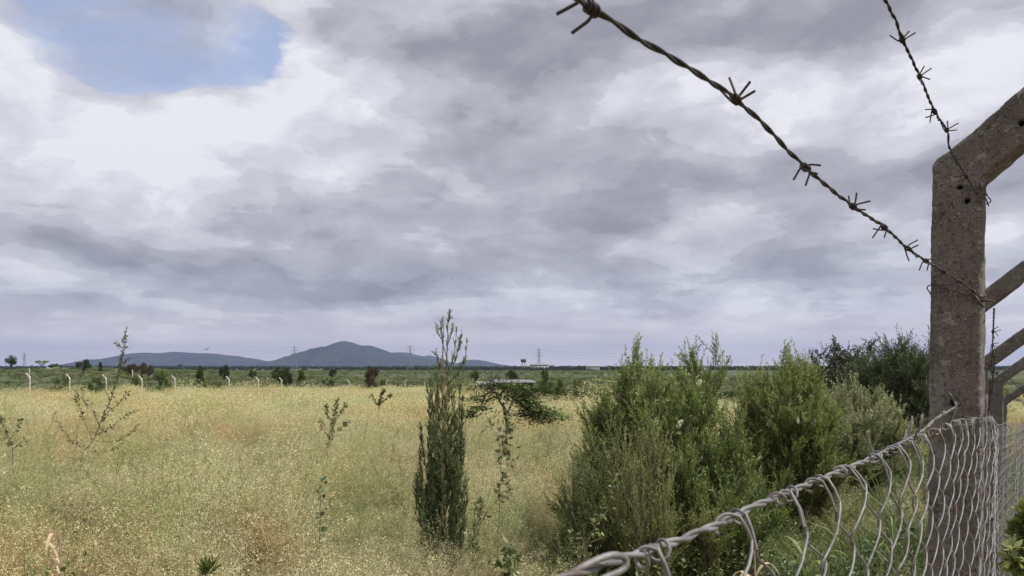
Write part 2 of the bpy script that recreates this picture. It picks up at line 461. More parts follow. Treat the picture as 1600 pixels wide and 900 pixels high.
def ground_mat():
    m, g = new_mat('field soil and litter')
    pos = g.new('ShaderNodeNewGeometry').outputs['Position']
    sp = g.new('ShaderNodeSeparateXYZ'); g.put(sp.inputs[0], pos)
    a = g.noise(pos, 6, 8, .7); b = g.noise(pos, .25, 5, .6); c = g.noise(pos, .012, 6, .6); d = g.noise(pos, .0016, 5, .6)
    near = g.ramp(a, [(.3, (.09, .07, .035)), (.5, (.21, .17, .08)), (.7, (.36, .30, .15))])
    near = g.mix(g.step(b, .45, .65, 0, .5), near, (.12, .13, .05, 1))
    far = g.ramp(c, [(.3, (.055, .075, .035)), (.5, (.085, .10, .05)), (.7, (.14, .145, .08))])
    far = g.mix(g.step(d, .5, .62, 0, .7), far, (.035, .055, .03, 1))
    f = g.step(sp.outputs[1], 75, 130)
    col = g.mix(f, near, far)
    return finish(m, g, principled(g, col, .95, 0, a, .6, .03, .1))


def hill_mat():
    m, g = new_mat('forested hill')
    pos = g.new('ShaderNodeNewGeometry').outputs['Position']
    n = g.noise(pos, .004, 8, .65)
    col = g.ramp(n, [(.35, (.028, .034, .022)), (.55, (.045, .052, .032)), (.75, (.085, .088, .055))])
    return finish(m, g, principled(g, col, .95, 0, n, .8, 20, .1))


M['ground'] = ground_mat()
M['hill'] = hill_mat()


# ------------------------------------------------------------------ terrain
def build_ground():
    ys = np.concatenate([np.linspace(-60, 0, 13)[:-1], np.linspace(0, 30, 80)[:-1], np.geomspace(30, 16000, 90)])
    us = np.linspace(-1, 1, 161)
    us = np.sign(us) * np.abs(us) ** 1.5
    g = Geo()
    half = 40 + np.abs(ys) * 1.6 + 30
    X = us[None] * half[:, None]; Y = np.repeat(ys[:, None], len(us), 1)
    Z = ground(X, Y)
    V = np.stack([X, Y, Z], -1).reshape(-1, 3)
    n, m = len(ys), len(us)
    i = np.arange(n - 1)[:, None]; j = np.arange(m - 1)[None]
    f = np.stack([i * m + j, i * m + j + 1, (i + 1) * m + j + 1, (i + 1) * m + j], -1).reshape(-1, 4)
    g.add(V, f, .5)
    tag(g.build('ground', M['ground'], smooth=True), 'dry sloping field and the scrub plain beyond it', kind='structure')


build_ground()


def build_hill(name, prof, Y, depth, label, seed, lo=585):
    """prof: (px, py) skyline in the photograph at distance Y; a real heightfield with spurs on both flanks"""
    pxs = np.array([p[0] for p in prof], float); pys = np.array([p[1] for p in prof], float)
    nx, ny = 220, 60
    gx = np.linspace(pxs[0], pxs[-1], nx)
    H = (lo - np.interp(gx, pxs, pys)) / F * Y
    H = np.convolve(np.pad(H, 2, 'edge'), np.ones(5) / 5, 'valid')
    base = CZ - (lo - 572) / F * Y
    t = np.linspace(-1, 1, ny)
    X = np.repeat(((gx - 800) / F * Y)[None], ny, 0); TT = np.repeat(t[:, None], nx, 1)
    YY = Y + TT * depth
    Z = np.zeros_like(X)
    for a in range(ny):
        for b in range(nx):
            q = Vector((X[a, b] / 420.0 + seed, YY[a, b] / 420.0, seed * 1.7))
            nz = noise.fractal(q, 1.0, 2.0, 5)
            k = max(0.0, 1 - abs(TT[a, b]) ** 1.3)
            spur = (1 - k) * .55 * nz * 1.2 + nz * .035
            Z[a, b] = base + H[b] * max(0.0, k + spur * min(1, k * 4)) 
    g = Geo()
    V = np.stack([X, YY, Z], -1).reshape(-1, 3)
    i = np.arange(ny - 1)[:, None]; j = np.arange(nx - 1)[None]
    f = np.stack([i * nx + j, i * nx + j + 1, (i + 1) * nx + j + 1, (i + 1) * nx + j], -1).reshape(-1, 4)
    g.add(V, f, .5)
    tag(g.build(name, M['hill'], smooth=True), label, kind='structure')


build_hill('hills', [(95, 580), (130, 571), (150, 563), (175, 558), (200, 553), (225, 550), (250, 551), (275, 549), (305, 551), (330, 551), (360, 555),
                     (400, 561), (430, 567), (470, 575), (520, 585)], 9000, 1500, 'long low blue hill on the horizon at left', 1.3)
build_hill('hills', [(380, 585), (420, 569), (445, 559), (470, 551), (500, 545), (520, 537), (537, 532), (550, 535), (565, 541), (578, 540), (592, 545),
                     (615, 552), (640, 556), (670, 561), (700, 566), (740, 571), (800, 585)], 8000, 1300, 'pointed blue hill on the horizon', 4.1)
build_hill('hills', [(560, 585), (590, 556), (615, 550), (640, 551), (660, 556), (672, 555), (690, 560), (705, 566), (730, 571), (750, 583)], 13000, 1500,
           'pale farther hill behind the pointed one', 8.2)
build_hill('hills', [(690, 583), (715, 566), (732, 561), (748, 561), (770, 567), (790, 571), (840, 573), (900, 572), (1000, 573), (1100, 572), (1250, 574), (1400, 572), (1600, 571),
                     (1900, 573), (2100, 585)], 10000, 1500, 'low far ridge along the horizon at right', 11.7)

# haze: one even box of air round everything
def build_haze():
    g = Geo()
    x0, x1, y0, y1, z0, z1 = -17000, 17000, -200, 16500, -140, 420
    g.box(((x0 + x1) / 2, (y0 + y1) / 2, (z0 + z1) / 2), (x1 - x0, y1 - y0, z1 - z0))
    m = bpy.data.materials.new('haze air'); m.use_nodes = True
    nt = m.node_tree; nt.nodes.clear(); q = NG(nt)
    v = q.new('ShaderNodeVolumePrincipled')
    v.inputs['Color'].default_value = (.38, .49, .86, 1)
    v.inputs['Density'].default_value = 7.0e-5
    v.inputs['Anisotropy'].default_value = 0.1
    o = q.new('ShaderNodeOutputMaterial'); nt.links.new(v.outputs[0], o.inputs['Volume'])
    tag(g.build('haze', m), 'thin blue haze over the plain', kind='stuff')


build_haze()


# ------------------------------------------------------------------ fence: posts
FD = np.array([0.57, 0.82, 0.0]); FD /= np.linalg.norm(FD)      # along the fence, away from the camera
FU = np.array([FD[1], -FD[0], 0.0])                              # across it, towards the verge


def fence_x(Y):
    """road side of the posts, where mesh and wires run"""
    return np.interp(Y, [-.6, .05, 1.6, 3.96, 5.26, 6.96, 9.1], [-.678, -.187, .985, 2.44, 3.37, 4.58, 6.06])


def make_post(name, base, profile, depth, voxel, disp, holes, mat, lean=0.0):
    """profile in (u across, z) around the base point, extruded along the fence"""
    me = bpy.data.meshes.new(name)
    bm = bmesh.new()
    vs = [bm.verts.new((u, 0, z)) for u, z in profile]
    f = bm.faces.new(vs)
    ex = bmesh.ops.extrude_face_region(bm, geom=[f])
    for v in [q for q in ex['geom'] if isinstance(q, bmesh.types.BMVert)]: v.co.y += depth
    bmesh.ops.recalc_face_normals(bm, faces=bm.faces)
    bmesh.ops.bevel(bm, geom=list(bm.edges), offset=.003, segments=1, affect='EDGES', clamp_overlap=True)
    bm.to_mesh(me); bm.free()
    o = link(bpy.data.objects.new(name, me))
    cutters = []
    for (hu, hz, hr) in holes:
        cm = bpy.data.meshes.new('cut'); cb = bmesh.new()
        bmesh.ops.create_cone(cb, cap_ends=True, segments=12, radius1=hr, radius2=hr, depth=depth * 2.4,
                              matrix=Matrix.Translation((hu, depth / 2, hz)) @ Matrix.Rotation(math.pi / 2, 4, 'X'))
        cb.to_mesh(cm); cb.free()
        co = link(bpy.data.objects.new('cut', cm)); cutters.append(co)
        md = o.modifiers.new('b', 'BOOLEAN'); md.operation = 'DIFFERENCE'; md.object = co; md.solver = 'EXACT'
    rm = o.modifiers.new('r', 'REMESH'); rm.mode = 'VOXEL'; rm.voxel_size = voxel
    dg = bpy.context.evaluated_depsgraph_get()
    m2 = bpy.data.meshes.new_from_object(o.evaluated_get(dg))
    for md in list(o.modifiers): o.modifiers.remove(md)
    for co in cutters:
        cm = co.data; bpy.data.objects.remove(co); bpy.data.meshes.remove(cm)
    o.data = m2; bpy.data.meshes.remove(me); m2.name = name
    for v in m2.vertices:
        p = v.co
        q = Vector((p.x, p.y, p.z)) + Vector(base) * .37
        n = noise.fractal(q * 22, 1.0, 2.0, 4) * .55 + noise.fractal(q * 70, 1.0, 2.0, 3) * .35
        v.co = p + v.normal * (n * disp - max(0.0, noise.noise(q * 45) - .42) * .02)
    m2.polygons.foreach_set('use_smooth', [True] * len(m2.polygons))
    m2.materials.clear(); m2.materials.append(mat)
    # the profile plane faces back along the fence
    rz = math.atan2(FU[1], FU[0])
    o.location = tuple(base); o.rotation_euler = (0, lean, rz)
    return o


def post_profile(bend, ground_z, w=.094, wb=.108, arm=.42, ang=40, th=.087, side=1):
    """bend: height of the arm's outer corner above the base"""
    c, s_ = math.cos(R(ang)), math.sin(R(ang))
    hw, hb = w / 2, wb / 2
    a0 = (-.012, bend + .026)
    inner = (hw - .002, bend - .04)
    top_end = (a0[0] + arm * c, a0[1] + arm * s_)
    e1 = (top_end[0] + .02 * c + .02 * s_, top_end[1] + .02 * s_ - .02 * c)
    bot_end = (inner[0] + (arm - .085) * c, inner[1] + (arm - .085) * s_)
    e2 = (bot_end[0] + .035 * c - .01 * s_, bot_end[1] + .035 * s_ + .01 * c)
    pr = [(-hb, ground_z), (hb, ground_z), inner, bot_end, e2, e1, top_end, a0, (-hw + .010, bend + .012), (-hw, bend)]
    return [(u * side, z) for u, z in (pr if side > 0 else pr)]


def fence_posts():
    spots = [((.917, 1.60), .425, 'weathered grey concrete fence post nearest the camera, its arm bent to the right', .0055),
             ((2.30, 4.02), .245, 'concrete fence post hidden behind the nearest one, only its drilled rounded arm showing', .010),
             ((3.22, 5.33), .01, 'short looking concrete fence post just right of the nearest post', .012),
             ((4.40, 7.02), -.12, 'rightmost far concrete fence post at the picture edge', .014),
             ((5.86, 9.25), -.42, 'concrete fence post farthest down the fence row', .02)]
    for i, ((x, y), bend, lab, vox) in enumerate(spots):
        gz = float(ground(x, y)) - CZ - .1
        base = (x, y, CZ)
        holes = [(.005, bend - .055, .007), (.048, bend + .002, .007), (.11, bend + .06, .007), (.2, bend + .135, .007), (.285, bend + .205, .007),
                 (0.0, bend - .502, .010), (.018, bend - .085, .007)]
        prof = post_profile(bend, gz, arm=.42 if i == 0 else .40)
        o = make_post('concrete_fence_post', base, prof, .10, vox, .0035 if i == 0 else .003, holes if i < 3 else holes[:0], M['concrete'], R(0.5) if i == 0 else 0)
        tag(o, lab, 'fence post', 'concrete posts of the near fence')
fence_posts()


# ------------------------------------------------------------------ fence: chain link mesh
def chain_link():
    root = empty('chain_link_fence', (.98, 1.6, CZ - 1.75), 0, 'sagging galvanised chain link netting hung on a twisted top wire', 'fence')
    ys = np.linspace(-.6, 9.1, 4000); xs = fence_x(ys)
    s = np.concatenate([[0], np.cumsum(np.hypot(np.diff(xs), np.diff(ys)))])
    L = s[-1]
    s_a = np.interp(1.6, ys, s)
    Z0 = root.location
    off = np.array([Z0.x, Z0.y, Z0.z])

    def pos(sv, dep, z):
        Y = np.interp(sv, s, ys); X = np.interp(sv, s, xs)
        dx = np.interp(sv + .01, s, xs) - np.interp(sv - .01, s, xs); dy = np.interp(sv + .01, s, ys) - np.interp(sv - .01, s, ys)
        ln = np.hypot(dx, dy) + 1e-9
        return np.stack([X + dy / ln * dep, Y - dx / ln * dep, z], -1) - off

    def top(sv):
        Y = np.interp(sv, s, ys)
        return CZ + np.interp(Y, [-.6, 1.2, 1.6, 3.96, 5.26, 6.96, 9.1], [-.10, -.088, -.11, -.29, -.39, -.50, -.62])
    w = .046; h = .072
    lf = lambda q, k: noise.noise(Vector((q * k, 3.3 * k, .7)))
    g = Geo()
    r_ = random.Random(3)
    n = int(L / w)
    for k in range(n):
        s0 = (k + .5) * w
        Y0 = np.interp(s0, s, ys)
        tz = float(top(s0)) - .012 + .012 * lf(s0, 7) + r_.uniform(-.008, .004)
        gx, gy = np.interp(s0, s, xs), Y0
        bz = float(ground(gx, gy)) + .03
        nd = 14 if Y0 < 2.2 else 8
        cnt = int((tz - bz) / h * nd)
        i = np.arange(cnt)
        ph = i / nd                                        # one diamond per unit
        side = (k % 2) * .5
        tri = 2 * np.abs(2 * ((ph + side) % 1) - 1) - 1      # -1..1
        tri = np.sign(tri) * np.minimum(1, np.abs(tri) * 1.12) ** .85
        z = tz - ph * h
        sag = .016 * np.array([lf(s0 * 1.7 + q * .9, 2.2) for q in z]) + .008 * np.sin(ph * .9 + k * .7)
        amp = w * .5 + .0035
        sv = s0 + tri * amp + sag * 1.2
        dep = .0032 * np.sin(2 * math.pi * (ph + side)) + .006 + (.018 * np.array([lf(s0 * 1.1 - q * 1.3, 1.5) for q in z]) + .008) * (1 if Y0 > 1.8 or Y0 < 1.35 else .3)
        jag = np.interp(i, np.arange(0, cnt + nd, max(2, nd // 4)), [r_.gauss(0, .0016) for _ in range(len(np.arange(0, cnt + nd, max(2, nd // 4))))])
        sv = sv + jag; z = z + .004 * np.roll(jag, 3) / .0016 * .4
        zz = z + .004 * np.cos(2 * math.pi * (ph + side) * 2) * 0
        pts = pos(sv, dep, zz)
        g.tube(pts, 0.0011, 5 if Y0 < 2.2 else 3, r_.random())
        # knuckle: free end curls round the top wire
        if Y0 < 2.3:
            p0s, d0 = sv[0], dep[0]
            turns = r_.uniform(.7, 1.6); m = 16
            a = np.linspace(0, 1, m)
            ang = a * turns * 2 * math.pi
            cx = p0s + np.sign(r_.random() - .5) * a * r_.uniform(.008, .03)
            zt = float(top(s0))
            rr = .0042 + a * .001
            zc = np.where(a < .1, z[0] + (zt - z[0]) * a * 10, zt + rr * np.sin(ang))
            dc = .003 + rr * np.cos(ang) * np.minimum(1, a * 8) + (d0 - .003) * (1 - np.minimum(1, a * 6))
            kp = pos(cx, dc, zc)
            g.tube(kp, .0011, 5, r_.random())
            if Y0 > .7 and r_.random() < .14:                             # loose barb end standing up
                e = kp[-1]; q = np.array([r_.uniform(-.012, .012), r_.uniform(-.012, .012), r_.uniform(.012, .03)])
                g.tube(np.array([e, e + q * .6, e + q * 1.0 + np.array([.004, 0, 0])]), .0013, 5, .5)
    # bent open loops on the loose top edge
    for (px, py, Y, sz, an) in [(1415, 690, .93, .032, 1.2), (1432, 684, .97, .030, 1.5), (1405, 700, .90, .024, 1.0), (1487, 658, 1.2, .03, 1.4), (1468, 668, 1.1, .025, 1.9)]:
        c = P(px, py, Y) - off
        a = np.linspace(0, 1, 18)
        lx = np.sin(a * math.pi) * sz * .28; lz = np.where(a < .5, a, 1 - a) * 2 * sz
        co, si = math.cos(an - math.pi / 2), math.sin(an - math.pi / 2)
        sign = np.where(a < .5, 1, -1)
        uu = lx * sign * .6 * np.minimum(1, 1)
        du, dz = uu * co - lz * si, uu * si + lz * co
        pts = c + np.outer(du, FD) + np.outer(np.sin(a * 3) * .006, FU) + np.outer(dz, [0, 0, 1])
        g.tube(pts, .0011, 5, .5)
    # the big open loop at the lower left, close to the camera
    lp = [(820, 935, .33), (860, 915, .33), (905, 889, .335), (935, 874, .34), (960, 867, .345), (976, 872, .35), (978, 884, .35), (968, 893, .348), (945, 903, .343), (915, 922, .335), (880, 960, .33)]
    g.tube(smooth_path([P(*q) - off for q in lp], 8), .0017, 7, .5)
    g.build('netting', M['galv'], root, True)
    # top wire
    tp = [(-.5, -.10), (0, -.098), (.2, -.093), (.3335, -.0896), (.38, -.092), (.4496, -.094), (.528, -.0917), (.656, -.0922), (.7895, -.0914), (.99, -.0844), (1.2, -.083), (1.45, -.082)]
    pts = [np.array([float(fence_x(y)) if y < .95 else float(np.interp(y, [.95, .99, 1.2, 1.45], [.494, .524, .657, .823])), y, z + CZ]) for y, z in tp] + [np.array([.91, 1.585, CZ - .080]), np.array([.905, 1.60, CZ - .055]), np.array([.917, 1.64, CZ - .055])]
    g = Geo()
    path = smooth_path(pts, 60)
    helix(g, path - off, .0014, .0014, .055, 7)
    for a, b in (((1.6, -.09), (3.96, -.28)), ((3.96, -.28), (5.26, -.38)), ((5.26, -.38), (6.96, -.49)), ((6.96, -.49), (9.1, -.61))):
        m = 10; t = np.linspace(0, 1, m)
        yy = a[0] + (b[0] - a[0]) * t
        pp = np.stack([fence_x(yy), yy, a[1] + (b[1] - a[1]) * t + CZ - .02 * np.sin(t * math.pi)], -1)
        g.tube(pp - off, .0024, 5, .5)
    g.build('top_wire', M['galv'], root, True)


def smooth_path(pts, per=12):
    """Catmull-Rom through the points"""
    p = np.asarray(pts, float); p = np.vstack([2 * p[0] - p[1], p, 2 * p[-1] - p[-2]])
    out = []
    for i in range(1, len(p) - 2):
        t = np.linspace(0, 1, per, endpoint=False)[:, None]
        a, b, c, d = p[i - 1], p[i], p[i + 1], p[i + 2]
        out.append(.5 * ((2 * b) + (-a + c) * t + (2 * a - 5 * b + 4 * c - d) * t ** 2 + (-a + 3 * b - 3 * c + d) * t ** 3))
    out.append(p[-2][None])
    return np.concatenate(out)


def resample(path, step):
    d = np.concatenate([[0], np.cumsum(np.linalg.norm(np.diff(path, axis=0), axis=1))])
    m = max(2, int(d[-1] / step)); q = np.linspace(0, d[-1], m)
    return np.stack([np.interp(q, d, path[:, k]) for k in range(3)], -1), q


def helix(g, path, off, r, pitch, n=7):
    """two wires twisted round each other along the path"""
    pp, q = resample(path, min(pitch / 9, .008))
    tg = nrm(np.gradient(pp, axis=0))
    u = nrm(np.cross(tg, np.array([[.1, .1, 1.]]))); w = np.cross(tg, u)
    for ph in (0, math.pi):
        a = q / pitch * 2 * math.pi + ph
        a = a + .5 * np.sin(q * 23 + ph)
        g.tube(pp + (u * np.cos(a)[:, None] + w * np.sin(a)[:, None]) * off, r, n, .5)


chain_link()


def barbed(pts, barbs, label, r=.00095, group='barbed wires of the near fence', seed=1, blen=.0125, pitch=.05, extra=()):
    """pts: path; barbs: distances given as (Y on the path)"""
    r_ = random.Random(seed)
    p0 = pts[-1]
    root = empty('barbed_wire', p0, 0, label, 'barbed wire', group)
    g = Geo(); path = smooth_path([np.asarray(p) - p0 for p in pts], 40)
    helix(g, path, r * .95, r, pitch)
    g.build('strand', M['barb'], root, True)
    d = np.concatenate([[0], np.cumsum(np.linalg.norm(np.diff(path, axis=0), axis=1))])
    for Y in barbs:
        k = int(np.argmin(np.abs(path[:, 1] + p0[1] - Y)))
        k = min(max(k, 1), len(path) - 2)
        c = path[k]; t = nrm(path[k + 1] - path[k - 1])
        u = nrm(np.cross(t, [0.1, .1, 1.])); w = np.cross(t, u)
        g = Geo()
        a0 = r_.uniform(0, 6.28)
        for s_ in (0, 1):
            turns = 1.5
            aa = np.linspace(0, turns * 2 * math.pi, 26) + a0 + s_ * 1.6
            R_ = r * 2.5
            hx = c + np.outer(np.linspace(-.0032, .0032, 26) + (s_ - .5) * .004, t) + np.outer(np.cos(aa) * R_, u) + np.outer(np.sin(aa) * R_, w)
            def tail(p, ang, sg):
                tanv = (-math.sin(ang) * u + math.cos(ang) * w) * sg
                rad = math.cos(ang) * u + math.sin(ang) * w
                L = blen * r_.uniform(.8, 1.2)
                return [p + tanv * L * .35 + rad * .001, p + tanv * L + rad * .002 + t * r_.uniform(-.3, .3) * L]
            t0 = tail(hx[0], aa[0], -1); t1 = tail(hx[-1], aa[-1], 1)
            pp = np.vstack([t0[1], t0[0], hx, t1[0], t1[1]])
            g.tube(pp, r * .86, 6, .5)
        g.build('barb', M['barb'], root, True)
    for pl, rad in extra:
        g = Geo(); g.tube(smooth_path([np.asarray(q) - p0 for q in pl], 8), rad, 6, .5)
        g.build('binding_wire', M['tie'], root, True)
    return root


def fp(Y, z, out=0.0):
    return np.array([float(fence_x(Y)) + out * FU[0], Y + out * FU[1], CZ + z])


def post_face(px, py, out=.008):
    """a point on the camera-side face of the nearest post"""
    # face plane through (.917,1.6) with normal -FD
    c = np.array([.917, 1.6, CZ]); d = np.array([(px - 800) / F, 1, (572 - py) / F])
    o = np.array([0, 0, CZ]); n = FD
    t = np.dot(c - n * out - o, n) / np.dot(d, n)
    return o + d * t


def post_pt(u, v, z):
    return np.array([.917, 1.6, CZ + z]) + FU * u + FD * v


barbed([fp(-.45, .16), fp(0.0, .165), fp(.2, .163), fp(.34, .159), fp(.481, .166), fp(.596, .153), fp(.713, .147), fp(.817, .1466), fp(.917, .1396), fp(1.016, .138),
        fp(1.2, .138), fp(1.4, .136), fp(1.53, .131)],
       [-.1, .06, .2, .345, .481, .596, .713, .817, .917, 1.016, 1.13, 1.26, 1.40],
       'lower barbed wire running close past the camera and tied halfway up the nearest post', seed=4, pitch=.056,
       extra=[([post_face(1456, 443, .004), post_face(1480, 452), post_face(1510, 459), post_face(1534, 467, .012), post_pt(.062, .03, .135), post_pt(.06, .108, .138), post_pt(0, .112, .145), post_pt(-.050, .104, .155), post_pt(-.0525, .04, .16), post_pt(-.052, .0, .166), post_face(1457, 444, .004)], .0013),
              ([post_face(1518, 464, .012), post_face(1530, 474, .018), post_face(1540, 466, .01), post_face(1524, 462, .018), post_face(1536, 478, .02), post_face(1526, 472, .01), post_face(1542, 470, .016)], .0019),
              ([post_face(1515, 461), post_face(1528, 470, .016), post_face(1540, 462, .014), post_face(1532, 476, .02), post_face(1521, 466, .012), post_face(1537, 470, .02)], .0014),
              ([post_face(1522, 452), post_face(1530, 470, .02), post_face(1538, 480, .01)], .0012)])
barbed([fp(-.5, .41), fp(0.0, .405), fp(.4, .397), fp(.82, .388), fp(.893, .377), fp(.981, .367), fp(1.07, .352), fp(1.16, .352), fp(1.185, .331), fp(1.30, .327), fp(1.436, .323), fp(1.53, .334)],
       [.1, .3, .5, .7, .893, .981, 1.07, 1.155, 1.33, 1.45],
       'upper barbed wire coming down from the top edge to the bend of the nearest post', seed=9, r=.0010, blen=.014, pitch=.04,
       extra=[([post_face(1522, 290, .01), post_face(1531, 299, .018), post_face(1538, 292, .01), post_face(1528, 304, .016), post_face(1540, 300, .02), post_face(1524, 297, .014), post_face(1534, 306, .018), post_face(1537, 290, .012)], .0019),
              ([post_face(1512, 290), post_face(1522, 294, .014), post_face(1536, 300, .02), post_face(1541, 305, .01), post_face(1528, 292, .02), post_face(1535, 310, .014), post_face(1540, 296, .02)], .0015),
              ([post_face(1530, 284, .01), post_face(1536, 300, .012), post_face(1545, 322, .01)], .0014),
              ([post_face(1500, 289), post_face(1518, 291, .008), post_face(1536, 297, .014), post_pt(.055, .03, .35), post_pt(.053, .11, .35), post_pt(0, .112, .345)], .0012)])
# the same two wires carry on from post to post, and one thin strand lower down
def span(label, zs, seed, r=.0012):
    ys = [1.62, 2.8, 3.96, 4.6, 5.26, 6.1, 6.96, 8.0, 9.1]
    pts = [fp(y, z, .01) for y, z in zip(ys, zs)]
    barbed(pts, list(np.arange(2.0, 9, .33)), label, r=r, seed=seed, blen=.016, pitch=.06)
span('thin barbed strand seen just right of the nearest post, sloping down to the short post', [.12, .03, -.02, -.06, -.085, -.16, -.21, -.35, -.48], 21)
span('second thin barbed strand crossing the short post below its bend', [.02, -.08, -.14, -.18, -.2, -.27, -.32, -.44, -.55], 22)


# ------------------------------------------------------------------ plants
def bush_geo(H, W, n0, n1, n2, leafL, leafW, seed, up=.5, lenk=.42, shoot=.26, kleaf=34, base_h=.05, spread=75, ecc=None, droop=0.0, leaf_up=.70, twig=.0022,
             tint_tip=.8, openc=.0, bare=.25, trunk=.018, lop=None):
    """a broom-like shrub: stems -> branches -> leafy shoots; returns (wood, leaves, shoot tips)"""
    r = np.random.default_rng(seed)
    wood, leaf = Geo(), Geo()
    rx = W / 2
    tips = []
    S0, S1, SL = [], [], []
    for i in range(n0):
        az = r.uniform(0, 2 * math.pi)
        # aim at a point on a dome-shaped envelope
        zt = H * r.uniform(.10, 1) ** .8
        rad = rx * max(0.0, 1 - (zt / H) ** 2.6) ** (1 / 2.6) * r.uniform(.25, 1) ** .5
        if spread < 50: rad *= min(1, .25 + .9 * zt / H)
        q_ = np.array([rad * math.cos(az), rad * math.sin(az), zt]); rr = float(np.linalg.norm(q_)); dx, dy, dz = q_ / rr
        th = math.acos(dz)
        rr *= r.uniform(.80, 1.03) * (1 + (lop(az, th) if lop else 0))
        d = np.array([dx, dy, dz])
        m = 9; t = np.linspace(0, 1, m)
        side = nrm(np.cross(d, [0, 0, 1.]) + 1e-6) * r.normal(0, .06)
        low = nrm(d * np.array([1, 1, .55 + .45 * dz]) + np.array([0, 0, -.05]))
        pts = (low * (1 - t[:, None]) + d * t[:, None]) * (t[:, None] * rr)
        pts = pts + side * np.sin(t * math.pi)[:, None] * rr + np.array([0, 0, 1.]) * (t ** 2)[:, None] * .0
        pts = pts + r.normal(0, .012, pts.shape) * rr
        pts += np.array([r.normal(0, .04), r.normal(0, .04), base_h * 0])
        wood.tube(pts, np.interp(t, [0, 1], [trunk * r.uniform(.5, 1), twig]), 5, r.random())
        tg = nrm(np.gradient(pts, axis=0))
        for j in range(n1):
            tt = bare + (1 - bare) * ((j + r.random()) / n1)
            p = np.array([np.interp(tt, t, pts[:, k]) for k in range(3)]); dd = np.array([np.interp(tt, t, tg[:, k]) for k in range(3)])
            rnd = nrm(r.normal(0, 1, 3))
            b = nrm(dd * .75 + rnd * .6 + np.array([0, 0, up * .6]))
            bl = rr * lenk * (1.15 - .75 * tt) * r.uniform(.6, 1.2)
            q1 = p + b * bl * .5; b2 = nrm(b + np.array([0, 0, up * .45 - droop])); q2 = q1 + b2 * bl * .5
            S0.append(p); S1.append(q1); S0.append(q1); S1.append(q2)
            for k in range(n2):
                u = (k + r.random()) / n2
                c = p + (q1 - p) * u * 2 if u < .5 else q1 + (q2 - q1) * (u - .5) * 2
                e = nrm((b if u < .5 else b2) * .7 + r.normal(0, 1, 3) * .38 + np.array([0, 0, up - droop]))
                SL.append(np.concatenate([c, e, [shoot * r.uniform(.5, 1.25), tt * .6 + u * .4, r.random()]]))
            SL.append(np.concatenate([q1, b2, [bl * .5 + shoot * .7, tt, r.random()]]))
    S0, S1 = np.array(S0), np.array(S1)
    wood.segs(S0, S1, twig * 1.3, twig, r.random(len(S0)))
    SL = np.array(SL); n = len(SL)
    c, e, ln, rel, rd = SL[:, :3], SL[:, 3:6], SL[:, 6], SL[:, 7], SL[:, 8]
    keep = c[:, 2] > .02
    c, e, ln, rel, rd = c[keep], e[keep], ln[keep], rel[keep], rd[keep]; n = len(c)
    tip = c + e * ln[:, None] + np.array([0, 0, 1.]) * (ln * .12 * (1 if droop == 0 else -1))[:, None]
    wood.segs(c, tip, twig * .8, twig * .35, rd)
    K = kleaf
    t = (np.arange(K)[None] + r.random((n, K))) / K
    t = .12 + .9 * t
    pos = c[:, None] + (tip - c)[:, None] * t[..., None]
    rnd = r.normal(0, 1, (n, K, 3))
    out = nrm(rnd - e[:, None] * np.sum(rnd * e[:, None], -1, keepdims=True))
    d = nrm(out * (1 - leaf_up) * 1.6 + e[:, None] * leaf_up)
    sd = nrm(np.cross(d, r.normal(0, 1, (n, K, 3))))
    L = leafL * r.uniform(.7, 1.2, (n, K)) * (1.1 - .35 * t)
    hz = np.clip(c[:, 2] / H, 0, 1)[:, None]
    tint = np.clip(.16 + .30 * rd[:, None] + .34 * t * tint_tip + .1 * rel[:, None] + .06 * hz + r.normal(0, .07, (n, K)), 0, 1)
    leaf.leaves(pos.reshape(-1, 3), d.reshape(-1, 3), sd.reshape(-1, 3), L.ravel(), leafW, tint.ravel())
    return wood, leaf, tip


def flower_geo(r, c, size=.045):
    g = Geo(); n = 90
    d = nrm(r.normal(0, 1, (n, 3)) * np.array([1, 1, .4]))
    z = r.uniform(-.5, .5, n) * size * 1.5
    b = np.zeros((n, 3)); b[:, 2] = z
    g.leaves(b + c, d, nrm(np.cross(d, r.normal(0, 1, (n, 3)))), size * .5, .006, .5)
    return g


def shrub(name, x, y, label, cat, mat, H, W, seed, group=None, flowers=0, wood_mat='bark', sink=0.0, rz=0, fside=None, **kw):
    z = float(ground(x, y)) - sink
    root = empty(name, (x, y, z), rz, label, cat, group)
    wood, leaf, tips = bush_geo(H, W, seed=seed, **kw)
    wood.build('branches', M[wood_mat], root)
    leaf.build('foliage', M[mat], root)
    if flowers:
        r = np.random.default_rng(seed + 5)
        front = tips[(tips[:, 1] < -W * .12) & (tips[:, 2] > H * .3)]
        for i in r.choice(len(front), flowers, replace=False):
            f = flower_geo(r, np.zeros(3)).build('flower', M['flower'], root)
            f.location = tuple(front[i] + np.array([0, -.03, -.02])); f.rotation_euler = (r.normal(0, .3), r.normal(0, .3), 0)
    return root


def at(px, Y): return (px - 800) / F * Y


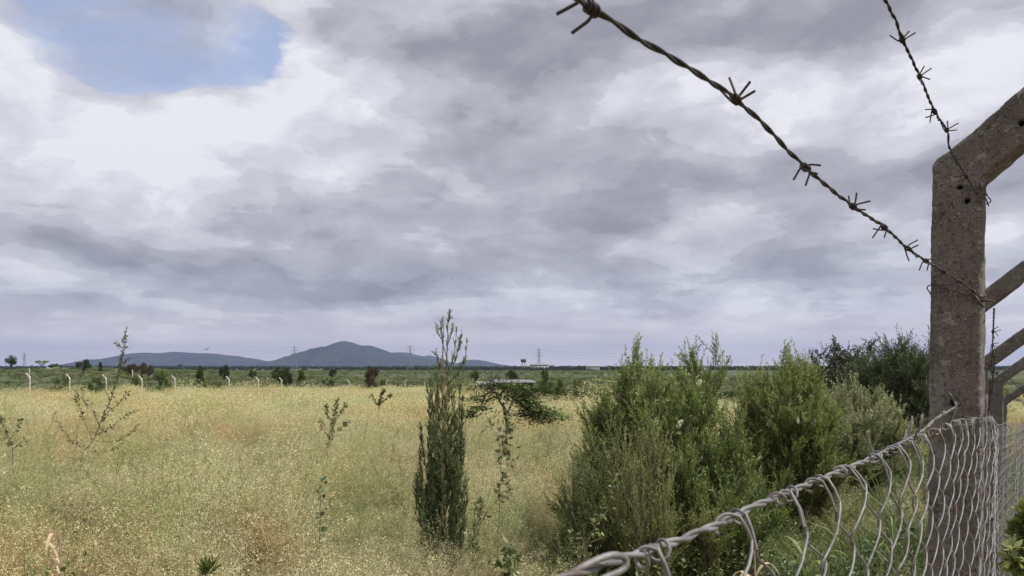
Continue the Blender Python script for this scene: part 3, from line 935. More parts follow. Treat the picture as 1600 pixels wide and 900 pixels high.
# big broom bush in the middle
BG = 'flowering broom-like bushes along the fence'
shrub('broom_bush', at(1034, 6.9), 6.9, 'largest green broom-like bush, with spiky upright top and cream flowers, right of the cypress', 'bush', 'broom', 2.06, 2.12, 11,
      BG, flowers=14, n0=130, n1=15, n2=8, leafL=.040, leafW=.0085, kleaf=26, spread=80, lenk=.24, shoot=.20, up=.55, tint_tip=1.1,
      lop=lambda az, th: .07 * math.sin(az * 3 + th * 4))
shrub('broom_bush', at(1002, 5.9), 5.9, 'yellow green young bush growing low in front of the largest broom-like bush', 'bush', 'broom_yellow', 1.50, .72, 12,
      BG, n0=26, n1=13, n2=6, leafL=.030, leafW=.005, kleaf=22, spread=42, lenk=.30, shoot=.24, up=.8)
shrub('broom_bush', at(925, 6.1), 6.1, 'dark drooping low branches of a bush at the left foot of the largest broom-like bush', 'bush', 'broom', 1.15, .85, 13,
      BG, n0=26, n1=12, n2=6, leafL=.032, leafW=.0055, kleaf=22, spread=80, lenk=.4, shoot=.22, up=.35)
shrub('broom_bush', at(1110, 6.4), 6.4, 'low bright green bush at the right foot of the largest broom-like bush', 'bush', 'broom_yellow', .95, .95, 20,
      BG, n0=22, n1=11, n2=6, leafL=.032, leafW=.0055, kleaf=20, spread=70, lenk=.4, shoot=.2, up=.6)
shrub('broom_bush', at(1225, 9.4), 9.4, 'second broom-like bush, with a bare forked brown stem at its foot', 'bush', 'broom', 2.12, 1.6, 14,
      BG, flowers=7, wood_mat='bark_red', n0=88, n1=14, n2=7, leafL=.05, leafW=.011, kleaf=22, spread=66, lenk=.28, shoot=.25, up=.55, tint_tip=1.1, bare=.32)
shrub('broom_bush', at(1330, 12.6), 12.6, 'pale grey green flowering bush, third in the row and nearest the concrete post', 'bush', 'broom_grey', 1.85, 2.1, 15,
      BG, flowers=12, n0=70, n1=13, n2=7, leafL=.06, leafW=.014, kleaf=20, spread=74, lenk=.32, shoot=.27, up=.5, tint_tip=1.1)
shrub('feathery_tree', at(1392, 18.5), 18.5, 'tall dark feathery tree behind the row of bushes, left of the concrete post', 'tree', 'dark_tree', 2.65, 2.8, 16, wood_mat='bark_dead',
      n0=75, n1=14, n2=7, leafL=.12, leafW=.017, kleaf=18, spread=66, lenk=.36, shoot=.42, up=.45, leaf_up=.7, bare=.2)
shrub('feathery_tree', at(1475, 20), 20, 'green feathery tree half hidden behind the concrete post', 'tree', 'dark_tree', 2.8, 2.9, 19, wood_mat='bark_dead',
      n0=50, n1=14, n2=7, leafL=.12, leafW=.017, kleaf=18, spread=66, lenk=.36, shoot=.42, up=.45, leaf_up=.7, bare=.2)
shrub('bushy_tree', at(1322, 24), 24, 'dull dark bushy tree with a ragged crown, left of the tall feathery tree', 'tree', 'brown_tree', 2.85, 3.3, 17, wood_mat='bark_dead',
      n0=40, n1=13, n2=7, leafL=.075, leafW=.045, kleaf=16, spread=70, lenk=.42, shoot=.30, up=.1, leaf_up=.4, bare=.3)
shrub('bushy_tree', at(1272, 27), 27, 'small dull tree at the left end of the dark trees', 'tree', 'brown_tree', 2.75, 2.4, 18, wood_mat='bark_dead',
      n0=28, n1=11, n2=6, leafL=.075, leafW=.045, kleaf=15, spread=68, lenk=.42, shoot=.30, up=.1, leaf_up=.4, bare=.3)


# cypress sapling
def cypress():
    x, y = at(689, 6.0), 6.0
    z0 = float(ground(x, y)); H = CZ + (572 - 489) / F * y - z0
    root = empty('cypress', (x, y, z0), 0, 'slender young dark green cypress with a reddish trunk and thin bare tips', 'tree')
    r = np.random.default_rng(31)
    tr = Geo()
    t = np.linspace(0, 1, 24)
    xs = .02 * np.sin(t * 5) + .05 * t * 0
    tp = np.stack([xs + .045 * t ** 2 * H / 2.4, .01 * np.cos(t * 4), t * H * .985], -1)
    tr.tube(tp, np.interp(t, [0, .6, 1], [.028, .011, .002]), 8, .5)
    leaf = Geo(); wood = Geo()
    W = lambda h: np.interp(h, [0, .12, .2, .45, .62, .74, .86, .95, 1], [.20, .21, .215, .165, .115, .085, .06, .04, .02])
    pos_, dir_, len_, rel_ = [], [], [], []
    for i in range(250):
        h = r.uniform(.02, .72)
        if h > .45 and r.random() < (h - .45) * 2.8: continue
        az = r.uniform(0, 6.283)
        if .52 < h < .70 and abs(az - 4.9) < .5: continue
        p = np.array([np.interp(h, t, tp[:, k]) for k in range(3)])
        w = W(h) * r.uniform(.4, 1.0) * (1 + .25 * math.sin(az * 3 + h * 14))
        L = r.uniform(.22, .5) * (1.1 - .45 * h)
        o = np.array([math.cos(az), math.sin(az), 0])
        m = 9; u = np.linspace(0, 1, m)
        pts = p + np.outer(w * np.minimum(1, u * 1.6) ** .6, o) + np.outer(L * u ** 1.15, [0, 0, 1.]) + r.normal(0, .004, (m, 3))
        wood.tube(pts, np.interp(u, [0, 1], [.0042, .0012]), 4, .5)
        tg = nrm(np.gradient(pts, axis=0))
        ns = int((22 if h < .66 else 13) * L / .35)
        for q in range(ns):
            uu = r.uniform(.18 if h < .6 else .05, 1)
            c = np.array([np.interp(uu, u, pts[:, k]) for k in range(3)]); d = np.array([np.interp(uu, u, tg[:, k]) for k in range(3)])
            s_ = nrm(d * 1.0 + r.normal(0, .30, 3) + np.array([0, 0, .6]) + o * .15)
            pos_.append(c); dir_.append(s_); len_.append(r.uniform(.035, .095) * (1.15 - .35 * uu)); rel_.append(.25 + .5 * r.random() + (.12 if h > .5 else 0))
        pos_.append(pts[-1]); dir_.append(tg[-1]); len_.append(.07); rel_.append(.75)
    # thin leaders of the open top
    for st in ([(697, 585), (699, 540), (700, 512), (702, 489)], [(699, 560), (691, 535), (689, 515), (690, 502)], [(700, 590), (712, 560), (718, 535), (722, 510)], [(702, 600), (716, 580), (726, 560), (729, 538)],
               [(697, 600), (688, 575), (683, 560), (679, 548)], [(703, 580), (710, 550), (712, 532), (713, 518)], [(700, 610), (718, 600), (724, 580), (725, 566)], [(699, 540), (706, 520), (708, 505)], [(696, 620), (686, 605), (684, 585), (686, 572)],
               [(700, 625), (712, 612), (716, 596), (718, 575)], [(690, 530), (685, 522), (684, 512)],
               [(674, 860), (660, 815), (654, 780), (652, 740)], [(676, 830), (662, 780), (657, 740), (656, 705)], [(702, 850), (716, 805), (724, 775), (727, 742)], [(680, 790), (666, 735), (660, 700), (657, 668)],
               [(700, 760), (716, 700), (722, 660), (723, 628)], [(700, 800), (718, 750), (724, 715), (725, 690)], [(684, 720), (674, 680), (671, 650), (672, 622)]):
        pts = smooth_path([P(px, py, y + r.uniform(-.05, .05)) - np.array([x, y, z0]) for px, py in st], 6)
        m = len(pts); wood.tube(pts, np.linspace(.0045, .0012, m), 4, .5)
        tg = nrm(np.gradient(pts, axis=0)); L = np.sum(np.linalg.norm(np.diff(pts, axis=0), axis=1))
        for q in range(int(L * (46 if st[0][1] < 650 else 95))):
            k = r.integers(1, m); s_ = nrm(tg[k] + r.normal(0, .33, 3) + np.array([0, 0, .35]))
            pos_.append(pts[k]); dir_.append(s_); len_.append(r.uniform(.03, .07) * (1.3 - .6 * k / m)); rel_.append(.45 + .4 * r.random())
    c = np.array(pos_); d = np.array(dir_); ln = np.array(len_); rel = np.array(rel_); n = len(c)
    wood.segs(c, c + d * ln[:, None], .0022, .0010, .5)
    K = 15
    tt = (np.arange(K)[None] + r.random((n, K))) / K
    ps = c[:, None] + d[:, None] * (ln[:, None] * tt)[..., None]
    rn = r.normal(0, 1, (n, K, 3)); dd = nrm(rn * .36 + d[:, None])
    sd = nrm(np.cross(dd, r.normal(0, 1, (n, K, 3))))
    leaf.leaves(ps.reshape(-1, 3), dd.reshape(-1, 3), sd.reshape(-1, 3), (.017 * r.uniform(.7, 1.3, (n, K))).ravel(), .0052,
                np.clip(rel[:, None] * .75 + tt * .3 + r.normal(0, .05, (n, K)), 0, 1).ravel())
    tr.build('trunk', M['bark_red'], root, True)
    wood.build('branches', M['stem_green'], root)
    leaf.build('foliage', M['cypress'], root)


cypress()


# saplings and tall weeds drawn from hand-placed stems
def stemmed(name, Y, stems, label, cat, leafL=.035, leafW=.018, per=26, seed=1, leaf='sapling', wood='bark', rad=.006, group=None, jit=.12, balls=(), ground_base=True, hang=.0, tlo=.1):
    r = np.random.default_rng(seed)
    bx, by = stems[0][0]
    base = P(bx, by, Y)
    gz = float(ground(base[0], Y))
    root = empty(name, (base[0], Y, gz), 0, label, cat, group)
    o = np.array([base[0], Y, gz])
    w, lf = Geo(), Geo()
    for i, st in enumerate(stems):
        dj = 0 if i == 0 else r.uniform(-jit, jit)
        pts = [P(px, py, Y + dj * k / max(1, len(st) - 1)) - o for k, (px, py) in enumerate(st)]
        if i == 0 and ground_base and pts[0][2] > .03: pts = [np.array([pts[0][0] - .01, 0, -.02])] + pts
        path = smooth_path(pts, 10); path = path + np.cumsum(r.normal(0, .0012, path.shape), 0)
        m = len(path)
        r0 = rad if i == 0 else rad * .55
        w.tube(path, np.linspace(r0, r0 * .25, m), 5, .5)
        tg = nrm(np.gradient(path, axis=0))
        L = np.sum(np.linalg.norm(np.diff(path, axis=0), axis=1))
        n = max(3, int(per * L))
        tl = tlo if i else max(tlo, .38)
        u = tl + (1 - tl) * r.random(n) ** .9; ix = u * (m - 1)
        c = np.stack([np.interp(ix, np.arange(m), path[:, k]) for k in range(3)], -1)
        d0 = np.stack([np.interp(ix, np.arange(m), tg[:, k]) for k in range(3)], -1)
        for q in range(3):
            d = nrm(r.normal(0, 1, (n, 3)) * .75 + d0 * .5 + np.array([0, 0, -hang]))
            sd = nrm(np.cross(d, r.normal(0, 1, (n, 3))))
            keep = r.random(n) < (1, .6, .35)[q]
            lf.leaves((c + d * .006)[keep], d[keep], sd[keep], leafL * r.uniform(.5, 1.15, keep.sum()), leafW * r.uniform(.6, 1.1, keep.sum()), r.random(keep.sum()))
    w.build('stems', M[wood], root, True)
    lf.build('leaves', M[leaf], root)
    for (px, py, sz) in balls:
        g = Geo(); n = 240
        d = nrm(r.normal(0, 1, (n, 3)) * np.array([1, 1, .8]))
        g.leaves(np.zeros((n, 3)), d, nrm(np.cross(d, r.normal(0, 1, (n, 3)))), sz, .003, r.random(n))
        b = g.build('seed_head', M['seedball'], root); b.location = tuple(P(px, py, Y) - o)
    return root


stemmed('sapling', 10.5, [[(126, 722), (145, 690), (160, 655), (178, 610), (190, 560), (196, 514)], [(145, 690), (128, 650), (120, 625), (118, 610)], [(150, 680), (172, 668), (195, 650), (216, 642)],
                         [(140, 700), (112, 690), (92, 660), (86, 640)], [(155, 665), (143, 640), (130, 625), (126, 600)], [(150, 690), (180, 688), (200, 676), (212, 660)],
                         [(162, 650), (185, 630), (200, 612)], [(192, 545), (184, 540), (180, 535)], [(186, 580), (196, 566), (200, 560)], [(140, 705), (165, 706), (196, 692)], [(172, 625), (160, 600), (158, 585)]],
        'tall leggy sapling whose tip rises above the horizon at far left', 'sapling', per=36, rad=.008, seed=3, leafL=.055, leafW=.028)
stemmed('sapling', 10.0, [[(20, 712), (14, 690), (6, 665), (-4, 648)], [(14, 690), (25, 672), (34, 655)], [(18, 705), (34, 690), (46, 686)], [(10, 680), (-6, 672), (-20, 660)]],
        'sparse sapling cut by the left edge of the picture', 'sapling', per=30, rad=.006, seed=4, leafL=.055, leafW=.03)
stemmed('sapling', 11.5, [[(511, 716), (516, 690), (522, 660), (528, 620)], [(516, 690), (506, 670), (500, 655)], [(518, 682), (532, 668), (546, 656)], [(521, 668), (512, 645), (512, 632)], [(523, 655), (536, 642), (540, 632)]],
        'small leafy sapling standing alone in the middle of the field', 'sapling', per=75, rad=.007, seed=5, leafL=.055, leafW=.03)
stemmed('sapling', 24, [[(592, 640), (594, 625), (600, 610)], [(592, 638), (586, 626), (580, 618)], [(593, 634), (604, 622), (612, 616)]], 'tiny shrub sprig far out in the field left of the cypress', 'sapling', per=40, seed=6, rad=.012, leafL=.11, leafW=.06)
stemmed('tall_weed', 3.6, [[(501, 905), (503, 860), (504, 810), (507, 765), (509, 748)]], 'tall thin green weed with knobbly seed heads, left of the cypress', 'weed', per=10, seed=7, leafL=.05, leafW=.022,
        leaf='forb', wood='stem_green', rad=.0032, balls=[(504, 802, .014), (506, 775, .011), (509, 754, .009)])
stemmed('tall_weed', 5.0, [[(778, 860), (780, 800), (781, 740), (784, 690), (786, 665)], [(782, 700), (774, 680), (766, 668), (750, 664)], [(783, 690), (792, 676), (800, 660)]], 'tall weed with hanging leaves just right of the cypress', 'weed', per=26, seed=8, leafL=.06, leafW=.028,
        leaf='sapling', wood='stem_green', rad=.0035, balls=[(781, 774, .018), (784, 692, .015)], hang=.5)
stemmed('tall_weed', 5.2, [[(795, 860), (796, 800), (794, 750), (792, 700), (796, 650), (798, 620)], [(794, 740), (806, 720), (818, 690)], [(793, 710), (782, 690), (778, 660)], [(796, 680), (808, 660), (812, 630)], [(797, 650), (786, 636), (780, 622)]],
        'taller branching weed between the cypress and the big bush', 'weed', per=30, seed=10, leafL=.038, leafW=.02, leaf='sapling', wood='bark_pale', rad=.0035, balls=[(794, 706, .018)], hang=.2)
stemmed('tall_weed', 4.2, [[(790, 920), (791, 880), (793, 845)], [(790, 890), (778, 872), (770, 868)], [(791, 880), (806, 868), (814, 876)], [(790, 900), (800, 890), (812, 892)]],
        'low green weed with drooping broad leaves right of the cypress foot', 'weed', per=55, seed=12, leafL=.055, leafW=.024, leaf='green', wood='stem_green', rad=.003, hang=.9)
stemmed('tall_weed', 3.9, [[(905, 920), (915, 870), (932, 820), (955, 770), (968, 742)], [(915, 870), (902, 845), (890, 830)], [(932, 820), (948, 800), (960, 796)], [(920, 850), (940, 842), (950, 838)]],
        'leaning reddish weed in front of the big bush', 'weed', per=36, seed=14, leafL=.032, leafW=.018, leaf='green', wood='bark_red', rad=.003)
stemmed('tall_weed', 3.0, [[(322, 930), (322, 900), (321, 880)], [(322, 910), (334, 890), (340, 880)], [(322, 912), (316, 895), (312, 888)]],
        'young broad-leaved weed at the bottom edge, left of the knobbly weed', 'weed', per=26, seed=15, leafL=.065, leafW=.015, leaf='green', wood='stem_green', rad=.0025, hang=-.9)
stemmed('tall_weed', 2.5, [[(1585, 930), (1588, 880), (1592, 830), (1596, 795)], [(1588, 880), (1610, 850), (1630, 830)], [(1588, 890), (1580, 868), (1578, 850)], [(1590, 860), (1604, 838), (1612, 820)], [(1586, 905), (1600, 890), (1620, 880)]],
        'bright green weed outside the fence in the bottom right corner', 'weed', per=120, seed=16, leafL=.05, leafW=.026, leaf='green', wood='stem_green', rad=.003)
stemmed('tall_weed', 4.4, [[(742, 900), (744, 850), (748, 800), (750, 780)], [(744, 860), (734, 840), (730, 822)], [(746, 830), (756, 810), (760, 800)]],
        'narrow upright weed touching the right side of the cypress foot', 'weed', per=70, seed=17, leafL=.035, leafW=.012, leaf='sapling', wood='stem_green', rad=.003)


# lopsided acacia with dead limbs
def acacia():
    Y = 16.0
    x = at(790, Y); gz = float(ground(x, Y))
    root = empty('acacia_bush', (x, Y, gz), 0, 'lopsided acacia with twisted bare black limbs and one drooping green side', 'tree')
    o = np.array([x, Y, gz]); r = np.random.default_rng(77)
    w, lf = Geo(), Geo()
    limbs = [[(796, 680), (793, 650), (789, 632), (782, 618), (768, 606), (762, 600)], [(789, 632), (778, 622), (766, 622), (760, 628), (757, 640)], [(782, 618), (770, 612), (757, 618), (745, 622), (733, 622)],
             [(793, 645), (800, 625), (808, 610), (812, 602), (800, 600), (785, 602)], [(757, 618), (752, 632), (745, 640), (733, 645)], [(768, 606), (766, 598), (770, 590)], [(808, 610), (818, 620), (826, 640), (838, 648)],
             [(782, 618), (790, 606), (776, 600), (765, 604)], [(800, 625), (812, 628), (822, 632)], [(745, 640), (738, 648), (730, 652)], [(826, 640), (840, 642), (856, 646), (868, 644)], [(818, 620), (832, 626), (848, 640)]]
    for i, st in enumerate(limbs):
        j = r.uniform(-.4, .4, 3)
        pts = [P(px, py, Y + (0 if i == 0 else (k / len(st)) * j[0])) - o for k, (px, py) in enumerate(st)]
        path = smooth_path(pts, 6); path += np.cumsum(r.normal(0, .006, path.shape), 0)
        w.tube(path, np.linspace(.05 if i == 0 else .026, .007, len(path)), 6, .5)
        for q in range(9 if i else 4):
            c = path[r.integers(len(path) // 3, len(path))]
            d = nrm(r.normal(0, 1, 3) + np.array([0, 0, .1])); c1 = c + d * r.uniform(.08, .3); c2 = c1 + nrm(d + r.normal(0, .7, 3)) * r.uniform(.08, .25)
            w.segs([c, c1], [c1, c2], [.007, .005], [.005, .003], .5)
    # flat sprays of tiny leaves
    def spray(px, py, n, sx, sz, t0, slope=0.0):
        n = int(n * 1.05); sx *= 1.15; sz *= .9
        c = P(px, py, Y + r.uniform(-.3, .3)) - o
        q = r.normal(0, 1, (n, 3)) * np.array([sx, sx * .8, sz]); q[:, 2] += q[:, 0] * slope
        d = nrm(r.normal(0, 1, (n, 3)) * np.array([1, 1, .35])); s_ = nrm(np.cross(d, r.normal(0, 1, (n, 3)) * np.array([.3, .3, 1])))
        lf.leaves(c + q, d, s_, r.uniform(.05, .09, n), .032, np.clip(t0 + r.normal(0, .15, n) + q[:, 2] / max(sz, .01) * .08, 0, 1))
    for (px, py, n, sx, sz, t0, sl) in [(740, 642, 200, .12, .022, .5, .2), (734, 650, 160, .10, .02, .45, .1), (752, 638, 140, .12, .02, .45, -.1), (745, 624, 160, .12, .03, .4, 0), (762, 616, 150, .16, .04, .3, 0), (772, 603, 120, .14, .04, .3, 0),
                                        (792, 606, 110, .14, .03, .4, 0), (808, 603, 160, .16, .04, .5, 0), (818, 612, 550, .16, .10, .2, -.4), (822, 628, 800, .14, .12, .12, -.5), (828, 640, 600, .14, .10, .15, -.5), (836, 634, 420, .2, .05, .6, -.3),
                                        (850, 642, 420, .22, .05, .65, -.15), (862, 650, 380, .2, .05, .7, -.1), (846, 655, 360, .2, .06, .55, 0), (816, 648, 260, .14, .05, .4, 0), (800, 618, 180, .15, .05, .35, 0),
                                        (785, 625, 100, .15, .05, .3, 0)]:
        spray(px, py, n, sx, sz, t0, sl)
    w.build('limbs', M['bark_dead'], root, True)
    lf.build('foliage', M['acacia_leaf'], root)


acacia()


def blade_plant(name, px, py, Y, label, cat, n, L, wid, mat, seed, spread=.5, base_drop=0.0, curl=.6):
    """clump of broad arching blades"""
    r = np.random.default_rng(seed); b0 = P(px, py, Y); gz = float(ground(b0[0], Y)); h0 = max(0.0, b0[2] - gz)
    root = empty(name, (b0[0], Y, gz), 0, label, cat)
    st = Geo(); st.tube([(0, 0, -.02), (.01, 0, h0 * .5), (0, .01, h0 + .02)], [.006, .005, .003], 6, .5); st.build('stalk', M['stem_green' if mat != 'straw' else 'bark_pale'], root)
    for i in range(n):
        az = i * 2.4 + r.uniform(-.4, .4); o = np.array([math.cos(az), math.sin(az), 0]); l = L * r.uniform(.6, 1.1); z0 = h0 * r.uniform(.35, 1.0)
        t = np.linspace(0, 1, 12)[:, None]
        p = np.array([0, 0, z0]) + o * l * spread * t ** 1.2 + np.array([0, 0, 1.]) * l * (t - curl * t ** 2.6)
        tg = nrm(np.gradient(p, axis=0)); sd = nrm(np.cross(tg, o * .3 + np.array([0, 0, 1.]))); nn = np.cross(sd, tg)
        w = (wid * .5 * np.sin(np.clip(t * .93 + .07, 0, 1) * math.pi) ** .6)
        fold = nn * w * .35
        v = np.concatenate([p - sd * w + fold, p, p + sd * w + fold]); m = 12
        f = [[k, k + 1, m + k + 1, m + k] for k in range(m - 1)] + [[m + k, m + k + 1, 2 * m + k + 1, 2 * m + k] for k in range(m - 1)]
        g = Geo(); g.add(v, f, float(np.clip(r.normal(.6, .15), 0, 1))); g.build('leaf', M[mat], root, True)
    return root


blade_plant('blade_weed', 1262, 850, 3.2, 'weed with broad green blades seen through the netting', 'weed', 8, .34, .020, 'green', 41, .55)
blade_plant('blade_weed', 1180, 868, 3.0, 'bleached dry broad-bladed weed seen through the netting', 'weed', 5, .22, .020, 'straw', 42, .6, curl=1.0)
blade_plant('blade_weed', 92, 845, 3.9, 'dead straw-coloured weed with a drooping bleached leaf at lower left', 'weed', 5, .30, .022, 'straw', 43, .5, curl=1.15)
blade_plant('blade_weed', 1398, 820, 4.6, 'upright bright green blade weed nearest the post behind the netting', 'weed', 9, .45, .018, 'green', 44, .3)
for k_, (px_, py_, Y_, lab_) in enumerate([(35, 905, 3.1, 'leafy green weed clump in the bottom left corner'), (110, 890, 3.4, 'smaller leafy green weed right of the corner clump'),
                                          (868, 880, 4.6, 'leafy light green weed at the left foot of the bushes'), (1045, 900, 3.8, 'leafy green weed in front of the bushes by the bent netting loop')]):
    b_ = P(px_, py_, Y_); z_ = float(ground(b_[0], Y_)); w_ = Geo()
    root_ = empty('leafy_weed', (b_[0], Y_, z_), 0, lab_, 'weed')
    r_ = np.random.default_rng(60 + k_); l_ = Geo(); hh = max(.35, b_[2] - z_ + .08)
    for q_ in range(16):
        az_, th_ = r_.uniform(0, 6.28), r_.uniform(0, .55); d_ = np.array([math.cos(az_) * math.sin(th_), math.sin(az_) * math.sin(th_), math.cos(th_)]); e_ = d_ * hh * r_.uniform(.6, 1.05)
        w_.segs([np.zeros(3)], [e_], .003, .0012, .5); n_ = 26; c_ = e_ * (.3 + .7 * r_.random((n_, 1)))
        dd_ = nrm(r_.normal(0, 1, (n_, 3)) * np.array([1, 1, .4]) + d_ * .3); sd_ = nrm(np.cross(dd_, r_.normal(0, .4, (n_, 3)) + np.array([0, 0, 1])))
        l_.leaves(c_, dd_, sd_, .04 * r_.uniform(.5, 1.2, n_), .024 * r_.uniform(.6, 1.1, n_), np.clip(r_.normal(.65, .2, n_), 0, 1))
    w_.build('stems', M['stem_green'], root_); l_.build('leaves', M['green'], root_)


# ------------------------------------------------------------------ scattered stuff
hidden = bpy.data.collections.new('prototypes')      # never linked to the scene


def scatter(name, protos, pts, idx, rot, scl, label):
    """one object: copies of the prototypes on given points"""
    col = bpy.data.collections.new(name + '_kinds')
    for i, me in enumerate(protos):
        po = bpy.data.objects.new('%s_kind_%02d' % (name, i), me); col.objects.link(po)
    me = bpy.data.meshes.new(name)
    me.vertices.add(len(pts)); me.vertices.foreach_set('co', np.asarray(pts, np.float32).ravel())
    a = me.attributes.new('which', 'INT', 'POINT'); a.data.foreach_set('value', np.asarray(idx, np.int32))
    a = me.attributes.new('turn', 'FLOAT_VECTOR', 'POINT'); a.data.foreach_set('vector', np.asarray(rot, np.float32).ravel())
    a = me.attributes.new('size', 'FLOAT_VECTOR', 'POINT'); a.data.foreach_set('vector', np.asarray(scl, np.float32).ravel())
    o = link(bpy.data.objects.new(name, me))
    ng = bpy.data.node_groups.new(name, 'GeometryNodeTree')
    ng.interface.new_socket('Geometry', in_out='INPUT', socket_type='NodeSocketGeometry')
    ng.interface.new_socket('Geometry', in_out='OUTPUT', socket_type='NodeSocketGeometry')
    N = ng.nodes; Lk = ng.links
    gi, go = N.new('NodeGroupInput'), N.new('NodeGroupOutput')
    ci = N.new('GeometryNodeCollectionInfo'); ci.inputs['Collection'].default_value = col
    ci.inputs['Separate Children'].default_value = True; ci.inputs['Reset Children'].default_value = True
    ip = N.new('GeometryNodeInstanceOnPoints'); ip.inputs['Pick Instance'].default_value = True
    def attr(nm, ty):
        q = N.new('GeometryNodeInputNamedAttribute'); q.data_type = ty; q.inputs['Name'].default_value = nm; return q.outputs['Attribute']
    Lk.new(gi.outputs[0], ip.inputs['Points']); Lk.new(ci.outputs[0], ip.inputs['Instance'])
    Lk.new(attr('which', 'INT'), ip.inputs['Instance Index'])
    er = N.new('FunctionNodeEulerToRotation'); Lk.new(attr('turn', 'FLOAT_VECTOR'), er.inputs[0]); Lk.new(er.outputs[0], ip.inputs['Rotation'])
    Lk.new(attr('size', 'FLOAT_VECTOR'), ip.inputs['Scale'])
    Lk.new(ip.outputs[0], go.inputs[0])
    md = o.modifiers.new('scatter', 'NODES'); md.node_group = ng
    return tag(o, label, kind='stuff')


def weed_proto(seed, H=.72, n0=15, n1=9, n2=5, fl=6, W=.42):
    """feathery herb: wiry branching stems ending in clouds of tiny pale florets"""
    r = np.random.default_rng(seed); g = Geo()
    A, B, C = [], [], []
    for i in range(n0):
        az = r.uniform(0, 6.283); th = r.uniform(.05, .62); h = H * r.uniform(.6, 1.05)
        d = np.array([math.cos(az) * math.sin(th), math.sin(az) * math.sin(th), math.cos(th)])
        e = d * h + np.array([.10, 0, 0]) * h; A.append(np.zeros(3)); B.append(e * .5 + np.array([0, 0, .03])); A.append(B[-1]); B.append(e)
        for j in range(n1):
            u = r.uniform(.35, 1); p = e * u
            b = nrm(d * .6 + r.normal(0, .55, 3) + np.array([.12, 0, .55])); q = p + b * r.uniform(.10, .24)
            A.append(p); B.append(q)
            for k in range(n2):
                p2 = p + (q - p) * r.uniform(.3, 1); b2 = nrm(b * .5 + r.normal(0, .6, 3) + np.array([.1, 0, .4])); q2 = p2 + b2 * r.uniform(.03, .09)
                A.append(p2); B.append(q2)
                C += [q2 + r.normal(0, .011, 3) for _ in range(fl)]
    A, B, C = np.array(A), np.array(B), np.array(C)
    n = len(A); t = r.uniform(.14, .5, n)
    d = nrm(B - A); sd = nrm(np.cross(d, r.normal(0, 1, (n, 3))))
    L = np.linalg.norm(B - A, axis=1)
    g.leaves(A, d, sd, L, np.where(L > .2, .004, .0022), t)
    m = len(C); d = nrm(r.normal(0, 1, (m, 3))); sd = nrm(np.cross(d, r.normal(0, 1, (m, 3))))
    hz = C[:, 2] / H
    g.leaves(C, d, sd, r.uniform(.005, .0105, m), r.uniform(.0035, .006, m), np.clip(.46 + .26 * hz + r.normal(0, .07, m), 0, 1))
    return g


def weed_far_proto(seed, H=.72):
    """the same herb for beyond 18 m, with fewer and larger florets"""
    r = np.random.default_rng(seed); g = Geo()
    m = 900
    az = r.uniform(0, 6.283, m); rr = .42 * np.sqrt(r.random(m)); h = H * (1 - .5 * (rr / .42) ** 2) * r.uniform(.45, 1.06, m)
    c = np.stack([np.cos(az) * rr + .1 * h, np.sin(az) * rr, h], -1)
    d = nrm(r.normal(0, 1, (m, 3)) + np.array([.3, 0, .6])); sd = nrm(np.cross(d, r.normal(0, 1, (m, 3))))
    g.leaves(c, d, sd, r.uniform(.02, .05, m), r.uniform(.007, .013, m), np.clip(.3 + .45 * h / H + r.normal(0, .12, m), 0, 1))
    return g


def grass_proto(seed, H=.6, n=170, W=.16, wid=.005, lean=.25, curl=.5):
    r = np.random.default_rng(seed); g = Geo()
    for i in range(n):
        az = r.uniform(0, 6.283); b = np.array([r.normal(0, W), r.normal(0, W), 0]); h = H * r.uniform(.45, 1.1)
        o = np.array([math.cos(az), math.sin(az), 0]) * r.uniform(.05, curl) + np.array([lean, 0, 0])
        t = np.linspace(0, 1, 5)[:, None]
        p = b + np.array([0, 0, 1.]) * (h * (t - .32 * t ** 2.5)) + o * h * t ** 2
        tg = nrm(np.gradient(p, axis=0)); sd = nrm(np.cross(tg, np.array([math.sin(az * 3), math.cos(az * 3), .2])))
        w = wid * np.array([1, .95, .8, .5, .12])[:, None] * .5
        v = np.concatenate([p - sd * w, p + sd * w])
        f = [[k, k + 1, 6 + k, 5 + k] for k in range(4)]
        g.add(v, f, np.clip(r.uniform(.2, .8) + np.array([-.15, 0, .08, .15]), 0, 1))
    return g


def forb_proto(seed, H=.5, n0=9, nl=16, L=.045, Wd=.024):
    r = np.random.default_rng(seed); g = Geo()
    for i in range(n0):
        az = r.uniform(0, 6.283); th = r.uniform(0, .6); h = H * r.uniform(.5, 1.1)
        d = np.array([math.cos(az) * math.sin(th), math.sin(az) * math.sin(th), math.cos(th)])
        b = np.array([r.normal(0, .05), r.normal(0, .05), 0]); e = b + d * h
        g.segs([b], [e], .0025, .001, .45)
        for q in range(2):
            c = b + (e - b) * (.15 + .85 * np.sort(r.random(nl)))[:, None]
            dd = nrm(r.normal(0, 1, (nl, 3)) * np.array([1, 1, .4]) + d * .5); sd = nrm(np.cross(dd, r.normal(0, .4, (nl, 3)) + np.array([0, 0, 1])))
            g.leaves(c, dd, sd, L * r.uniform(.5, 1.2, nl), Wd * r.uniform(.6, 1.1, nl), np.clip(r.normal(.5, .2, nl), 0, 1))
    return g


def field_edge(x):
    """how far the field reaches at this x"""
    return np.interp(x, [-90, -60, -38, -12.8, -6, -1, 4, 14, 40], [48, 52, 61, 112, 78, 56, 45, 38, 34])


def sample(n, y0, y1, xk=.74, xo=2.2, pw=1.0):
    y = y0 + (y1 - y0) * rng.random(n * 3) ** pw
    x = rng.uniform(-1, 1, n * 3) * (xk * y + xo)
    # even per area
    k = rng.random(n * 3) < (xk * y + xo) / (xk * y1 + xo)
    x, y = x[k][:n], y[k][:n]
    return x, y


